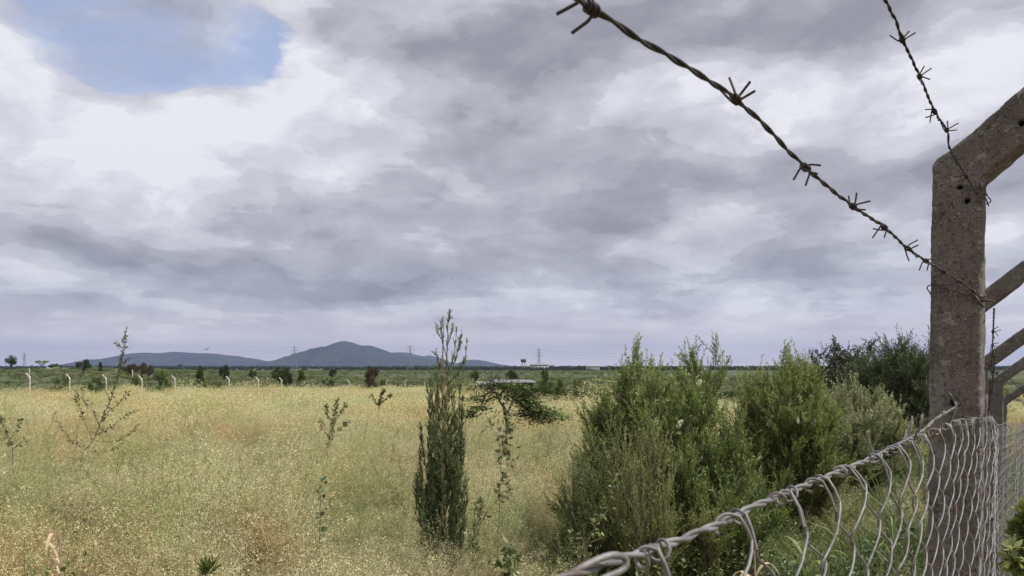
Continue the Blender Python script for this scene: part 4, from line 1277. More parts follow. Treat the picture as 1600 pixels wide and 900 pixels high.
def mnoise(x, y, sc, seed):
    return np.array([noise.fractal(Vector((a * sc, b * sc, seed)), 1.0, 2.0, 3) for a, b in zip(x, y)])


def scat_field():
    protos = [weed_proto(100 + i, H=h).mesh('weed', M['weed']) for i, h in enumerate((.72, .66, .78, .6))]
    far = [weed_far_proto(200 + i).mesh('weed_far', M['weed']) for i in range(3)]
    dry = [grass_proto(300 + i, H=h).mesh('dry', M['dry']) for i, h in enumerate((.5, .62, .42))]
    forb = [forb_proto(400 + i).mesh('forb', M['forb']) for i in range(3)]
    gfor = [forb_proto(420 + i, H=.6, L=.03, Wd=.016, n0=12, nl=22).mesh('forb', M['green']) for i in range(2)]
    grn = [grass_proto(500 + i, H=h, n=140, wid=.007, lean=.12).mesh('green', M['green']) for i, h in enumerate((.55, .7))]
    pts = []
    for n, a, b in ((1500, 1.9, 9), (3600, 9, 20), (5200, 20, 42), (9500, 42, 114)):
        x, y = sample(n, a, b)
        pts.append(np.stack([x, y], 1))
    pts = np.concatenate(pts); x, y = pts[:, 0], pts[:, 1]
    fx = np.interp(y, _fy, _fx)
    inside = (x < fx - .25) & (y < field_edge(x)) & ((x < .25) | (y > 2.6) | (x < fx - .8))
    # keep clear of the lens and of the cypress and bush feet
    x, y, fx = x[inside], y[inside], fx[inside]
    pxx = 800 + x / y * F
    z = ground(x, y)
    for (sx_, sy_) in [(at(126, 10.5), 10.5), (at(20, 10), 10), (at(511, 11.5), 11.5), (at(592, 24), 24), (at(689, 6), 6), (at(795, 5.2), 5.2)]:
        m_ = 9; x = np.concatenate([x, sx_ + rng.normal(0, .22, m_)]); y = np.concatenate([y, sy_ - .25 + rng.normal(0, .12, m_)])
    fx = np.interp(y, _fy, _fx); pxx = 800 + x / y * F; z = ground(x, y)
    n1 = mnoise(x, y, .35, 1.5); n2 = mnoise(x, y, .22, 7.7); n3 = rng.random(len(x))
    right = np.clip((pxx - 740) / 200, 0, 1) * (y < 26)           # greener ground between cypress and fence
    dryness = n2 * 1.2 + .55 * np.exp(-((pxx - 480) / 180) ** 2) * (y < 8) * 1.0 - right * .2
    green = n1 + right * .75 + rng.normal(0, .18, len(x))
    kinds = np.full(len(x), -1)
    isdry = (dryness + rng.normal(0, .25, len(x)) > .44) & (y < 30)
    isgreen = (green > .36) & (y < 26)
    base = {'weed': 0, 'dry': 1, 'forb': 2, 'grass': 3}
    kinds[:] = 0; kinds[isdry] = 1
    kinds[isgreen & (n3 < .42)] = 2
    kinds[isgreen & (n3 >= .42) & (n3 < .7)] = 3
    kinds[(y < 5) & (n3 > .93)] = 2
    byf = (x > fx - 3.6) & (y < 15) & (pxx > 900)
    n5 = rng.random(len(x))
    kinds[byf & (n5 < .34)] = 2; kinds[byf & (n5 >= .34) & (n5 < .72)] = 3
    mid = (pxx > 720) & (pxx < 1250) & (y < 7) & (n5 > .45)
    kinds[mid & (kinds != 1)] = 2
    n4 = mnoise(x, y, .75, 21.3)
    sc = rng.uniform(.75, 1.2, len(x)) * np.clip(1 + .9 * n4 + .2 * n1, .45, 1.7)
    front = np.interp(y, [1.5, 3.2, 6, 9], [.55, .8, .95, 1.0])
    tall = sc * front
    gap = (n4 < -.12) & (rng.random(len(x)) < .55) & (y < 45)
    kinds[gap] = 9
    big = (rng.random(len(x)) < .05) & (y > 5) & (y < 70)
    tall = np.where(big, tall * 1.45, tall)
    rz = rng.uniform(-.5, .5, len(x))
    tilt = rng.normal(0, .12, (len(x), 2))

    def emit(name, ps, mask, k, label, wide=1.0, hgt=1.0):
        i = np.where(mask)[0]
        wd = tall[i] * wide * np.interp(y[i], [0, 20, 60, 115], [1, 1.1, 1.7, 2.4])
        s = np.stack([wd, wd, tall[i] * hgt], 1)
        rot = np.stack([tilt[i, 0], tilt[i, 1], rz[i]], 1)
        scatter(name, ps, np.stack([x[i], y[i], z[i] - .02], 1), rng.integers(0, len(ps), len(i)), rot, s, label)
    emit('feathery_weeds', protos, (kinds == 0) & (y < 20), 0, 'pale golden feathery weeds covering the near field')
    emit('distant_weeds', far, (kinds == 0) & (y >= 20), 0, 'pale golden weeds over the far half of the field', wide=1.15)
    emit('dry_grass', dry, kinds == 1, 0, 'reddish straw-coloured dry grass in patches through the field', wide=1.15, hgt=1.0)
    emit('green_weeds', forb + gfor, kinds == 2, 0, 'leafy green weeds among the dry growth')
    emit('green_grass', grn, kinds == 3, 0, 'green grass tufts near the fence')
    # dry litter under everything, near only
    x2, y2 = sample(1400, 1.9, 16)
    k = (x2 < np.interp(y2, _fy, _fx) - .2)
    x2, y2 = x2[k], y2[k]; z2 = ground(x2, y2)
    s2 = rng.uniform(.5, .9, len(x2))
    scatter('dry_undergrowth', dry, np.stack([x2, y2, z2], 1), rng.integers(0, 3, len(x2)), np.stack([rng.normal(0, .25, len(x2)), rng.normal(0, .25, len(x2)), rng.uniform(0, 6.28, len(x2))], 1),
            np.stack([s2 * 1.3, s2 * 1.3, s2 * .75], 1), 'short dead grass under the weeds')
    # long green grass along the field side of the fence, and the verge outside
    n = 800
    yy = rng.uniform(1.2, 16, n) ; t = rng.exponential(.7, n) + .12
    xx = np.interp(yy, _fy, _fx) - t
    k = ((yy > 2.3) | (t > .5)) & (xx / yy > .2)
    xx, yy = xx[k], yy[k]
    lg = [grass_proto(600 + i, H=h, n=120, wid=.007, lean=.3, curl=.8).mesh('longgreen', M['green']) for i, h in enumerate((.6, .75))]
    s = rng.uniform(.5, .95, len(xx))
    scatter('long_grass', lg + gfor[:1], np.stack([xx, yy, ground(xx, yy)], 1), rng.integers(0, 3, len(xx)), np.stack([rng.normal(0, .15, len(xx)), rng.normal(0, .15, len(xx)), rng.uniform(0, 6.28, len(xx))], 1),
            np.stack([s, s, s], 1), 'long bright green grass growing along the fence')
    n = 1100
    yy = 1.5 + rng.random(n) ** 1.4 * 45; t = rng.uniform(.25, 9, n) * np.clip(yy / 10, .3, 1.5)
    xx = np.interp(yy, _fy, _fx) + t
    s = rng.uniform(.35, .7, len(xx))
    scatter('verge_grass', lg + gfor + dry[:1], np.stack([xx, yy, ground(xx, yy)], 1), rng.integers(0, 5, len(xx)), np.stack([rng.normal(0, .1, len(xx)), rng.normal(0, .1, len(xx)), rng.uniform(0, 6.28, len(xx))], 1),
            np.stack([s * 1.5, s * 1.5, s], 1), 'grass of the verge outside the fence')


scat_field()


def seedy_weed(px, Y, label, seed, H=.62):
    x = at(px, Y); root = empty('seedy_weed', (x, Y, float(ground(x, Y))), 0, label, 'weed')
    for k in range(3):
        g = weed_proto(seed + k, H=H, n0=22, n1=11, n2=6, fl=8)
        o = g.build('dry_spray', M['brown_seed'], root); o.location = ((k - 1) * .13, rng.uniform(-.08, .08), 0); o.rotation_euler = (0, 0, k * 2.1)
seedy_weed(672, 4.35, 'brown dried seedy weed at the foot of the cypress', 880)
seedy_weed(262, 3.4, 'reddish brown dried weed at the bottom edge left of the young broad-leaved weed', 890, .58)


# ------------------------------------------------------------------ far side of the field and the plain beyond
def far_tree_mesh(kind, seed, leaf):
    """returns (wood mesh, leaf mesh) of a unit tree 1 m high and about 1 m wide, base at the origin"""
    r = np.random.default_rng(seed); w, l = Geo(), Geo()
    def cloud(c, rad, n, sz, t0):
        d = nrm(r.normal(0, 1, (n, 3))); rr = r.random(n) ** .45
        p = np.asarray(c) + d * rr[:, None] * np.asarray(rad)
        dd = nrm(r.normal(0, 1, (n, 3)) + d * .4); sd = nrm(np.cross(dd, r.normal(0, 1, (n, 3))))
        l.leaves(p, dd, sd, sz * r.uniform(.6, 1.3, n), sz * .6, np.clip(t0 + r.normal(0, .16, n), 0, 1))
    if kind == 'round':
        w.tube([(0, 0, -.02), (.02, 0, .2), (0, .01, .5)], [.04, .03, .012], 5)
        for i in range(26):
            az = r.uniform(0, 6.28); rr = .42 * math.sqrt(r.random()); h = .45 + .42 * math.sqrt(max(0, 1 - (rr / .5) ** 2)) * r.uniform(.0, 1)
            c = (rr * math.cos(az), rr * math.sin(az), h)
            w.segs([(0, 0, .25)], [c], .012, .004, .5)
            cloud(c, (.15, .15, .11), 110, .05, .35 + .3 * r.random())
    elif kind == 'bush':
        w.tube([(0, 0, -.02), (.02, 0, .3), (0, .01, .6)], [.03, .02, .008], 5)
        for i in range(34):
            az = r.uniform(0, 6.28); h = r.uniform(.08, .86); rr = .46 * math.sqrt(r.random()) * math.sin(min(1, (1 - h) * 1.5 + .15) * 1.57)
            c = (rr * math.cos(az), rr * math.sin(az), h)
            w.segs([(0, 0, .1)], [c], .008, .003, .5)
            cloud(c, (.12, .12, .12), 90, .045, .3 + .4 * r.random())
    elif kind == 'cone':
        w.tube([(0, 0, -.02), (.0, 0, .5), (0, .0, .95)], [.03, .02, .004], 5)
        for i in range(40):
            az = r.uniform(0, 6.28); h = r.uniform(.06, .95); rr = .36 * (1 - h * .85) * r.uniform(.3, 1.1)
            c = (rr * math.cos(az), rr * math.sin(az), h)
            w.segs([(0, 0, h * .8)], [c], .007, .003, .5)
            cloud(c, (.10, .10, .09), 90, .045, .3 + .35 * r.random())
    elif kind == 'flat':
        w.tube([(0, 0, -.02), (.02, 0, .35), (.0, .01, .6)], [.03, .024, .016], 5)
        for i in range(26):
            az = r.uniform(0, 6.28); rr = .85 * math.sqrt(r.random()); h = .86 + r.uniform(-.05, .06) - rr * .06
            c = (rr * math.cos(az), rr * math.sin(az), h)
            w.segs([(0, 0, .5)], [c], .012, .004, .5)
            cloud(c, (.2, .2, .05), 80, .055, .4 + .3 * r.random())
    return w.mesh('trunk', M['bark_dead']), l.mesh('crown', leaf)


FT = {}
for kind, n in (('round', 3), ('bush', 3), ('cone', 2), ('flat', 2)):
    for i in range(n):
        FT[kind, i] = far_tree_mesh(kind, 900 + i * 7 + len(kind), M['far_leaf'])


def px_tree(name, kind, px, ytop, ybase, Y, label, cat='tree', mat='far_leaf', wpx=None, group=None, gz=None):
    """tree with its top and foot seen at the given rows"""
    x = at(px, Y)
    z0 = (572 - ybase) / F * Y + CZ if gz is None else gz
    z0 = min(z0, float(ground(x, Y))) if abs(z0 - float(ground(x, Y))) < 2.5 else float(ground(x, Y))
    H = (572 - ytop) / F * Y + CZ - z0
    root = empty(name, (x, Y, z0), rng.uniform(0, 6.28), label, cat, group)
    n = max(k[1] for k in FT if k[0] == kind) + 1
    wm, lm = FT[kind, int(rng.integers(0, n))]
    W = wpx / F * Y if wpx else H
    nat = {'round': 1.0, 'bush': 1.0, 'cone': .8, 'flat': 1.9}[kind]
    for nm, me in (('trunk', wm), ('crown', lm)):
        me2 = me if nm == 'trunk' or mat == 'far_leaf' else me.copy()
        if me2 is not me: me2.materials.clear(); me2.materials.append(M[mat])
        o = link(bpy.data.objects.new(nm, me2), root)
        o.scale = (W / nat, W / nat, H)
    return root


G1 = 'trees and bushes along the far fence'
G2 = 'trees standing on the scrub plain'
# ---- concrete posts of the far fence
def far_posts():
    proto = Geo()
    H = 2.45
    pr = smooth_path([(0, 0, -.3), (0, 0, .6), (0, 0, 1.2), (0, 0, H - .45), (-.03, 0, H - .32), (-.33, 0, H)], 3)
    proto.tube(pr, .062, 4, .5, cap=True)
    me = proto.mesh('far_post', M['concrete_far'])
    pos = [(46, 583), (108, 584.5), (166, 585.5), (222, 587), (273, 587), (315, 588), (358, 588), (404, 589), (440, 590), (475, 591), (510, 592), (546, 592.5), (574, 593), (603, 593.5), (633, 593), (664, 594)]
    line0 = np.array([-38., 61.]); line1 = np.array([-12.8, 115.])
    names = {46: 'leftmost pale bent-top post of the far fence', 108: 'pale bent-top far fence post, second from the left edge', 166: 'pale bent-top far fence post between two round green bushes, left of the leggy sapling',
             222: 'pale far fence post just right of the leggy sapling', 273: 'pale far fence post left of the dark pointed conifer', 315: 'far fence post hidden inside the dark pointed conifer',
             358: 'leaning far fence post with pale grass climbing it', 404: 'pale far fence post left of the pointed hill, beside a blue green bush', 440: 'far fence post below the left foot of the pointed hill',
             475: 'far fence post below the left slope of the pointed hill', 510: 'far fence post just left of below the hill summit', 546: 'forked far fence post below the hill summit',
             574: 'far fence post below the right shoulder of the pointed hill', 603: 'far fence post left of the first right-bent post', 633: 'thin far fence post bent to the right, the more left of two',
             664: 'thin far fence post bent to the right, close to the left of the cypress'}
    for i, (px, top) in enumerate(pos):
        k = (px - 800) / F
        # intersection of the view column with the fence line
        d = line1 - line0; t = (k * line0[1] - line0[0]) / (d[0] - k * d[1]); q = line0 + d * t
        zt = (572 - top) / F * q[1] + CZ
        o = link(bpy.data.objects.new('far_fence_post', me))
        o.location = (q[0], q[1], zt - H)
        o.rotation_euler = (0, R(rng.normal(0, 1.2)), 0 if px < 560 else math.pi)
        tag(o, names[px], 'fence post', 'pale posts of the far fence')
far_posts()

for a in [
    ('far_bush', 'bush', 97, 584, 612, 64, 'round green bush left of the second far fence post', 'bush', 'far_bright', 26),
    ('far_bush', 'bush', 150, 586, 612, 66, 'wide green bush left of the third far fence post', 'bush', 'far_bright', 30),
    ('far_bush', 'bush', 213, 586, 598, 72, 'small green bush touching the fourth far fence post', 'bush', 'far_bright', 20),
    ('far_bush', 'bush', 255, 589, 611, 70, 'round green bush right of the fourth far fence post', 'bush', 'far_bright', 25),
    ('far_conifer', 'cone', 313, 572, 611, 75, 'dark pointed conifer beside the far fence, tallest there', 'tree', 'far_leaf', 30),
    ('far_bush', 'bush', 338, 594, 611, 76, 'low yellowish bush right of the dark pointed conifer', 'bush', 'far_bright', 24),
    ('far_bush', 'bush', 415, 596, 610, 80, 'blue green low bush right of the eighth far fence post', 'bush', 'far_pale', 16),
    ('far_bush', 'round', 446, 572, 609, 88, 'dark bush below the left foot of the pointed hill', 'tree', 'far_leaf', 22),
    ('far_conifer', 'cone', 470, 577, 609, 86, 'green pointed bush below the left slope of the pointed hill', 'tree', 'far_bright', 26),
    ('far_bush', 'bush', 512, 588, 610, 90, 'dark low bush below the hill summit', 'bush', 'far_leaf', 24),
    ('far_conifer', 'cone', 578, 573, 609, 92, 'olive tree-like bush with brown top below the right slope of the hill', 'tree', 'far_brown', 34),
    ('far_bush', 'bush', 596, 592, 610, 95, 'green low bush right of the brown-topped one', 'bush', 'far_bright', 20),
    ('far_bush', 'bush', 617, 598, 611, 100, 'small dark low bush left of the right-bent posts', 'bush', 'far_leaf', 22),
    ('far_bush', 'bush', 690, 588, 612, 76, 'green bush right behind the cypress', 'bush', 'far_bright', 30),
    ('far_bush', 'bush', 735, 600, 613, 62, 'low olive bush right of the cypress at the field edge', 'bush', 'far_bright', 26),
    ('far_bush', 'bush', 848, 598, 617, 50, 'low leafy bush behind the acacia at the field edge', 'bush', 'far_leaf', 34),
    ('far_conifer', 'bush', 854, 574, 618, 52, 'dark dense upright tree at the field edge left of the big bush', 'tree', 'far_leaf', 24),
    ('far_bush', 'bush', 872, 590, 618, 47, 'green bush right of the dark upright tree', 'bush', 'far_bright', 24),
    ('far_bush', 'bush', 812, 600, 616, 53, 'low green bush in front of the sheds', 'bush', 'far_bright', 40),
    ('far_bush', 'bush', 900, 588, 620, 44, 'loose green bush partly behind the big broom-like bush', 'bush', 'far_pale', 30),
]:
    px_tree(a[0], a[1], a[2], a[3], a[4], a[5], a[6], a[7], a[8], a[9], G1)

for a in [
    ('plain_tree', 'round', 17, 553, 577, 290, 'ragged two-lobed dark tree at the far left edge on the skyline', 'tree', 'far_leaf', 18),
    ('acacia_tree', 'flat', 65, 562, 575, 330, 'flat-topped pale acacia on the skyline at left', 'tree', 'far_pale', 20),
    ('plain_tree', 'round', 130, 559, 577, 250, 'round dark tree on the skyline in front of the low hill', 'tree', 'far_leaf', 23),
    ('plain_tree', 'round', 86, 567, 577, 320, 'small shrubby tree between the flat acacia and the round dark tree', 'tree', 'far_leaf', 20),
    ('plain_tree', 'cone', 157, 565, 578, 280, 'small pointed tree right of the round dark tree', 'tree', 'far_leaf', 10),
    ('plain_tree', 'round', 205, 565, 580, 230, 'brownish tree just right of the leggy sapling', 'tree', 'far_brown', 22),
    ('plain_tree', 'round', 221, 564, 581, 225, 'taller brownish tree in the brown pair', 'tree', 'far_brown', 20),
    ('plain_tree', 'round', 232, 568, 581, 220, 'reddish brown shrubby tree at the right of the brown pair', 'tree', 'far_brown', 18),
    ('plain_tree', 'round', 250, 575, 590, 140, 'grey green round tree near the fifth far fence post', 'tree', 'far_pale', 24),
    ('plain_tree', 'round', 350, 567, 583, 190, 'lone round dark tree between the two hills', 'tree', 'far_leaf', 17),
    ('plain_tree', 'round', 395, 573, 582, 210, 'small round tree right of the lone round tree', 'tree', 'far_leaf', 13),
    ('plain_tree', 'round', 436, 570, 590, 170, 'dark spreading tree under the left foot of the pointed hill', 'tree', 'far_leaf', 26),
    ('plain_tree', 'round', 585, 571, 585, 230, 'tree on the plain right of the summit', 'tree', 'far_brown', 16),
    ('plain_tree', 'round', 520, 573, 584, 240, 'dark small tree on the plain under the summit', 'tree', 'far_leaf', 14),
    ('plain_tree', 'round', 800, 574, 588, 150, 'dark tree behind the sheds', 'tree', 'far_leaf', 22),
    ('plain_tree', 'round', 742, 576, 588, 160, 'green tree right of the cypress out on the plain', 'tree', 'far_bright', 16),
    ('plain_tree', 'flat', 281, 569, 576, 900, 'tiny flat-topped tree against the low hill', 'tree', 'far_leaf', 9),
]:
    px_tree(a[0], a[1], a[2], a[3], a[4], a[5], a[6], a[7], a[8], a[9], G2)


# small white posts of a second fence on the plain
for px, top, base, Y, lab in [(46, 576, 580, 150, 'short white post on the plain above the leftmost far fence post'), (207, 578, 583, 150, 'short white post on the plain under the brown trees'),
                              (181, 577, 582, 150, 'short grey post on the plain left of the brown trees')]:
    g = Geo(); h = (base - top) / F * Y
    g.tube([(0, 0, -.8), (0, 0, h * .7), (-.12, 0, h)], (.09 if px != 181 else .05), 5, .5, cap=True)
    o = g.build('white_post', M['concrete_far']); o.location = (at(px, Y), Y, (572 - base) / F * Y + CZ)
    tag(o, lab, 'post', 'short posts standing on the plain')


# low sheds behind the field edge
def shed(px0, px1, ytop, ybase, Y, label, wall, rise=.12):
    x0, x1 = at(px0, Y), at(px1, Y); w = x1 - x0; zt = (572 - ytop) / F * Y + CZ
    gz = float(ground((x0 + x1) / 2, Y)) - .3; D = 4.0
    root = empty('low_shed', ((x0 + x1) / 2, Y + D / 2, gz), 0, label, 'shed', 'low sheds at the field edge')
    root.rotation_euler = (0, 0, .1)
    g = Geo(); H = zt - gz
    g.box((0, 0, (H - .25) / 2), (w, D, H - .25)); g.build('wall', M[wall], root)
    g = Geo()
    n = 60; xs = np.linspace(-w / 2 - .25, w / 2 + .25, n)
    for sgn in (0,):
        za = H - .2 + .02 * np.sin(xs * 40)
        f = np.stack([xs, np.full(n, -D / 2 - .3), za], -1); b = np.stack([xs, np.full(n, D / 2 + .3), za + rise], -1)
        lo = np.concatenate([f, b]); up_ = lo + np.array([0, 0, .06])
        i = np.arange(n - 1)
        q = np.stack([i, i + 1, n + i + 1, n + i], -1)
        g.add(lo, q[:, ::-1], .5); g.add(up_, q, .5)
        g.add(np.concatenate([f, f + np.array([0, 0, .06])]), np.stack([i, i + 1, n + i + 1, n + i], -1), .5)
    g.build('roof', M['iron_roof'], root)
    g = Geo(); g.box((w * .2, -D / 2 - .02, (H - .4) / 2), (min(1.0, w * .2), .05, min(H - .4, 1.9))); g.build('door', M['bark_dead'], root)


shed(747, 774, 596.5, 612, 70, 'long low dark-walled shed behind the left limbs of the acacia', 'dark_wall')
shed(776, 830, 594.5, 612, 68, 'low shed with a long pale flat roof behind the acacia', 'dark_wall', .15)


# buildings on the right horizon
def building(px0, px1, ytop, ybase, Y, label, roofm):
    x0, x1 = at(px0, Y), at(px1, Y); w = x1 - x0; zt = (572 - ytop) / F * Y + CZ; zb = float(ground((x0 + x1) / 2, Y)) - 1; D = w * .45
    root = empty('distant_building', ((x0 + x1) / 2, Y, zb), .12, label, 'building', 'pale buildings on the horizon')
    H = zt - zb; g = Geo(); g.box((0, 0, H * .42), (w, D, H * .84)); g.build('wall', M['pale_wall'], root)
    g = Geo(); hw, hd, z0, z1 = w / 2 + .6, D / 2 + .6, H * .84, H
    v = [(-hw, -hd, z0), (hw, -hd, z0), (hw, hd, z0), (-hw, hd, z0), (-hw, 0, z1), (hw, 0, z1)]
    g.add(v, [[0, 1, 5, 4], [2, 3, 4, 5], [0, 4, 4, 3], [1, 2, 5, 5]], .5) if False else g.add(v, [[0, 1, 5, 4], [2, 3, 4, 5]], .5)
    g.add([(-hw + .6, -hd + .6, z0 - .05), (-hw + .6, hd - .6, z0 - .05), (-hw + .6, .05, z1 - .1), (-hw + .6, -.05, z1 - .1), (hw - .6, -hd + .6, z0 - .05), (hw - .6, hd - .6, z0 - .05), (hw - .6, .05, z1 - .1), (hw - .6, -.05, z1 - .1)],
          [[0, 1, 2, 3], [4, 5, 6, 7]], .5)
    g.build('roof', M[roofm], root)
    for k in range(5):
        q = Geo(); q.box((-w * .4 + w * .2 * k, -D / 2 - .03, H * .45), (w * .08, .1, H * .28)); q.build('window', M['dark_wall'], root)


building(829, 856, 568.5, 572, 1150, 'long white warehouse on the horizon under the middle pylon', 'iron_roof')
building(916, 936, 570.5, 575, 950, 'white building on the horizon above the big bush', 'pale_wall')
building(1083, 1104, 571.5, 575, 1000, 'low pale building on the horizon between the two tall bushes', 'iron_roof')
building(76, 92, 573.5, 577, 420, 'low white building on the plain at left under the skyline trees', 'pale_wall')


# water tower
def water_tower():
    Y = 1100; x = at(818, Y); zt = (572 - 561) / F * Y + CZ; zb = float(ground(x, Y)) - 1; H = zt - zb
    root = empty('water_tower', (x, Y, zb), 0, 'small dark water tower on legs on the horizon, left of the rightmost pylon', 'water tower')
    g = Geo(); n = 12; t0, t1 = H * .72, H
    prof = [(0, t0), (3.4, t0 + .3), (3.9, t0 + 1.4), (3.9, t1 - .8), (3.2, t1 - .1), (.02, t1)]
    an = np.arange(n) * 2 * math.pi / n
    v = np.array([[rr * math.cos(a), rr * math.sin(a), z] for rr, z in prof for a in an])
    i = np.arange(len(prof) - 1)[:, None]; j = np.arange(n)[None]
    g.add(v, np.stack([i * n + j, i * n + (j + 1) % n, (i + 1) * n + (j + 1) % n, (i + 1) * n + j], -1).reshape(-1, 4), .5)
    g.build('tank', M['dark_wall'], root)
    for a in range(4):
        c, s_ = math.cos(a * 1.5708 + .6), math.sin(a * 1.5708 + .6)
        g = Geo(); g.tube([(3.4 * c, 3.4 * s_, 0), (2.4 * c, 2.4 * s_, t0 + .5)], .28, 5, .5); g.build('leg', M['steel'], root)
water_tower()


# pylons and their lines
def pylons():
    spots = [(38, 552, 580, 1500, 'faint lattice pylon on the skyline at far left'), (460, 541, 574, 1150, 'lattice pylon on the left slope of the pointed hill'),
             (641, 540, 574, 1050, 'lattice pylon in front of the right slope of the pointed hill'), (842, 545, 574, 1300, 'lattice pylon right of the water tower')]
    g = Geo(); H = 36.0
    lv = [0, .18, .34, .48, .60, .70, .78, .86, .93, 1.0]
    hw = lambda h: np.interp(h, [0, .6, 1], [3.8, 1.1, .45])
    cor = [(-1, -1), (1, -1), (1, 1), (-1, 1)]
    for a, b in zip(lv[:-1], lv[1:]):
        for k in range(4):
            c0, c1 = cor[k], cor[(k + 1) % 4]
            p = lambda c, h: np.array([c[0] * hw(h), c[1] * hw(h), h * H])
            g.segs([p(c0, a), p(c0, a), p(c1, a), p(c0, b)], [p(c0, b), p(c1, b), p(c0, b), p(c1, b)], [.24, .11, .11, .11], [.24, .11, .11, .11], .5)
    body = g.mesh('lattice', M['steel'])
    arms = []
    for h, L in ((.68, 5.2), (.82, 6.4), (.96, 4.6)):
        for sg in (-1, 1):
            g = Geo(); w0 = hw(h); z = h * H
            tip = np.array([sg * L, 0, z])
            for yy in (-w0, w0):
                g.segs([(sg * w0, yy, z), (sg * w0, yy, z + 1.5)], [tip, tip], .17, .14, .5)
            g.segs([(sg * (w0 + (L - w0) * .5), 0, z)], [(sg * (w0 + (L - w0) * .5), 0, z + .7)], .1, .1, .5)
            g.segs([tip], [tip - np.array([0, 0, 1.6])], .15, .15, .5)
            arms.append(g.mesh('crossarm', M['steel']))
    first = None; tips = []
    for px, yt, yb, Y, lab in spots:
        x = at(px, Y); zt = (572 - yt) / F * Y + CZ; zb = float(ground(x, Y)); Hh = zt - zb
        root = empty('pylon', (x, Y, zb), R(12), lab, 'pylon', 'power pylons across the plain')
        k = Hh / H; root.scale = (k, k, k)
        link(bpy.data.objects.new('lattice', body), root)
        for m_ in arms: link(bpy.data.objects.new('crossarm', m_), root)
        tips.append((x, Y, zb, k))
    names = ['power lines sagging from the faint pylon to the one on the hill slope', 'power lines sagging between the two pylons in front of the pointed hill', 'power lines sagging over the cypress to the rightmost pylon',
             'power lines running out to the right of the rightmost pylon']
    tips.append((at(1500, 1700), 1700, float(ground(at(1500, 1700), 1700)), .85))
    for i in range(4):
        g = Geo()
        (xa, ya, za, ka), (xb, yb_, zb, kb) = tips[i], tips[i + 1]
        for h, L in ((.68, 5.2), (.82, 6.4), (.96, 4.6)):
            for sg in (-1, 1):
                a = np.array([xa + sg * L * ka, ya, za + (h * 36 - 1.6) * ka]); b = np.array([xb + sg * L * kb, yb_, zb + (h * 36 - 1.6) * kb])
                t = np.linspace(0, 1, 28)[:, None]
                pts = a + (b - a) * t - np.array([0, 0, 1.]) * 4 * t * (1 - t) * 8
                g.tube(pts, .06, 3, .5)
        tag(g.build('power_line', M['steel']), names[i], 'power line', 'power lines between the pylons')
pylons()


# bird
def bird():
    c = P(323, 546, 120); g = Geo(); m = 10
    t = np.linspace(-1, 1, m)
    z = .18 * np.abs(t) ** .7 - .12 * np.abs(t) ** 3; ch = .17 * (1 - np.abs(t) ** 1.5) + .03
    f = np.stack([t * .55, -ch * .5, z], -1); b = np.stack([t * .55, ch * .8, z], -1); dn = np.array([0, 0, -.02])
    i = np.arange(m - 1); q = np.stack([i, i + 1, m + i + 1, m + i], -1)
    g.add(np.concatenate([f, b]), q, .5); g.add(np.concatenate([f, b]) + dn, q, .5)
    g.tube([(0, -.24, 0), (0, -.2, .01), (0, -.05, .0), (0, .12, 0), (0, .25, 0)], [.01, .035, .06, .045, .02], 8, .5, cap=True)
    o = g.build('bird', M['bird'], None, True); o.location = tuple(c); o.rotation_euler = (R(8), R(-14), R(50))
    tag(o, 'small dark bird gliding above the low hill', 'bird')
bird()


# acacia scrub of the plain, hedge on the field edge, forest belts: nobody could count these
def scrub_proto(seed, flat=.5):
    r = np.random.default_rng(seed); g = Geo()
    for i in range(9):
        az = r.uniform(0, 6.28); rr = .75 * math.sqrt(r.random()); h = r.uniform(.35, .95) - rr * .25
        c = np.array([rr * math.cos(az), rr * math.sin(az), h]); n = 42
        g.segs([(0, 0, 0)], [c], .02, .008, 0.0)
        d = nrm(r.normal(0, 1, (n, 3))); p = c + d * (r.random(n) ** .5)[:, None] * np.array([.38, .38, .10])
        dd = nrm(r.normal(0, 1, (n, 3)) * np.array([1, 1, .5])); sd = nrm(np.cross(dd, r.normal(0, 1, (n, 3))))
        g.leaves(p, dd, sd, r.uniform(.08, .17, n), .07, np.clip(.25 + .5 * h + r.normal(0, .15, n), 0, 1))
    return g


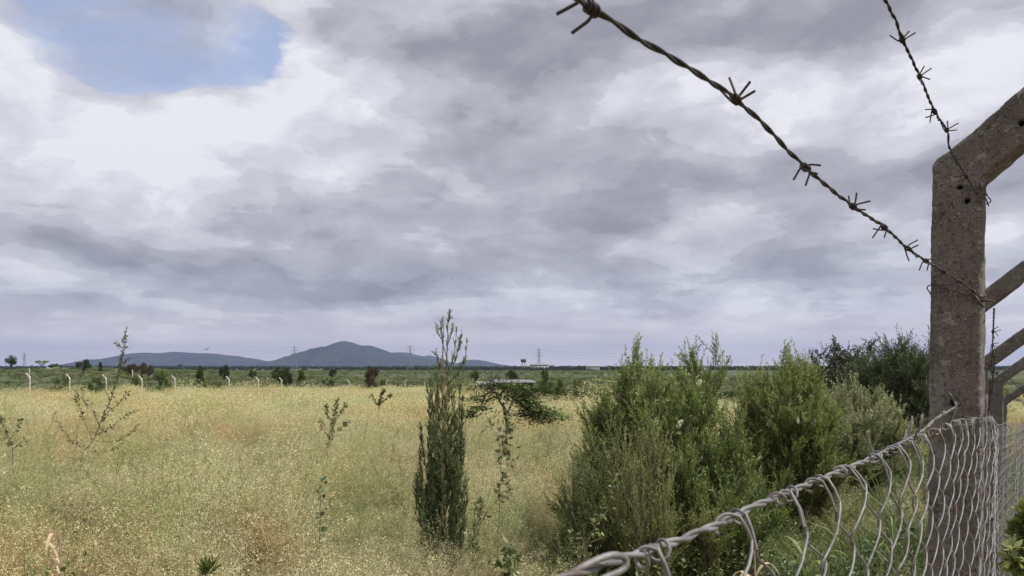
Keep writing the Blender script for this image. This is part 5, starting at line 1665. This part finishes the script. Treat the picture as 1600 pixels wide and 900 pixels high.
def far_stuff():
    pr = [scrub_proto(1000 + i).mesh('scrub', M['scrub']) for i in range(4)]
    X, Y, S = [], [], []
    for n, a, b, s0, s1 in ((2600, 52, 130, 1.0, 2.0), (3600, 130, 330, 1.3, 2.6), (3800, 330, 900, 1.8, 3.4)):
        y = a + (b - a) * np.sqrt(rng.random(n)); x = rng.uniform(-1, 1, n) * (.8 * y + 10)
        X.append(x); Y.append(y); S.append(rng.uniform(s0, s1, n))
    X, Y, S = map(np.concatenate, (X, Y, S))
    k = (Y > field_edge(X) + 3 + rng.uniform(0, 4, len(X))) & (X < np.interp(Y, _fy, _fx) - 2)
    X, Y, S = X[k], Y[k], S[k]
    nn = mnoise(X, Y, .02, 3.3)
    keep = rng.random(len(X)) < np.clip(.75 + nn * .9, .15, 1)
    X, Y, S, nn = X[keep], Y[keep], S[keep], nn[keep]
    hgt = S * rng.uniform(.45, .8, len(S)) * (1 + .3 * nn)
    hgt = np.minimum(hgt, np.interp(Y, [50, 70, 115, 200, 400, 900], [1.1, 1.5, 2.0, 2.6, 3.2, 4.0]))
    scatter('acacia_scrub', pr, np.stack([X, Y, ground(X, Y) - .1], 1), rng.integers(0, 4, len(X)), np.stack([0 * X, 0 * X, rng.uniform(0, 6.28, len(X))], 1), np.stack([S, S, hgt], 1),
            'grey green acacia scrub covering the plain beyond the far fence')
    # hedge of weeds and low bushes on the field edge right of the cypress
    x = rng.uniform(-11, 16, 260); y = field_edge(x) + rng.uniform(-.8, 2.5, 260); s = rng.uniform(.6, 1.3, 260)
    scatter('edge_hedge', [FT['bush', i][1] for i in range(3)], np.stack([x, y, ground(x, y)], 1), rng.integers(0, 3, 260), np.stack([0 * x, 0 * x, rng.uniform(0, 6.28, 260)], 1),
            np.stack([s * 1.2, s * 1.2, s * 1.05], 1), 'low green growth along the right edge of the field')
    # forest belts towards the hills
    n = 5200
    y = rng.choice([0, 1, 2], n, p=[.3, .35, .35]); yy = np.where(y == 0, rng.uniform(950, 1300, n), np.where(y == 1, rng.uniform(1500, 2200, n), rng.uniform(2800, 4200, n)))
    xx = rng.uniform(-.75, .75, n) * yy
    nn = mnoise(xx, yy, .004, 9.1)
    k = (nn > -.25)
    xx, yy, nn = xx[k], yy[k], nn[k]
    s = rng.uniform(7, 16, len(xx)) * np.interp(yy, [950, 4200], [.65, 1.5])
    h = rng.uniform(3, 6, len(xx)) * (1 + .5 * nn) * np.interp(yy, [950, 2000, 4200], [.8, 1.2, 2.0])
    scatter('distant_woodland', [FT['round', i][1] for i in range(3)], np.stack([xx, yy, ground(xx, yy) - .3 * h], 1), rng.integers(0, 3, len(xx)), np.stack([0 * xx, 0 * xx, rng.uniform(0, 6.28, len(xx))], 1),
            np.stack([s, s, h * 1.3], 1), 'dark belts of far woodland before the hills')


far_stuff()
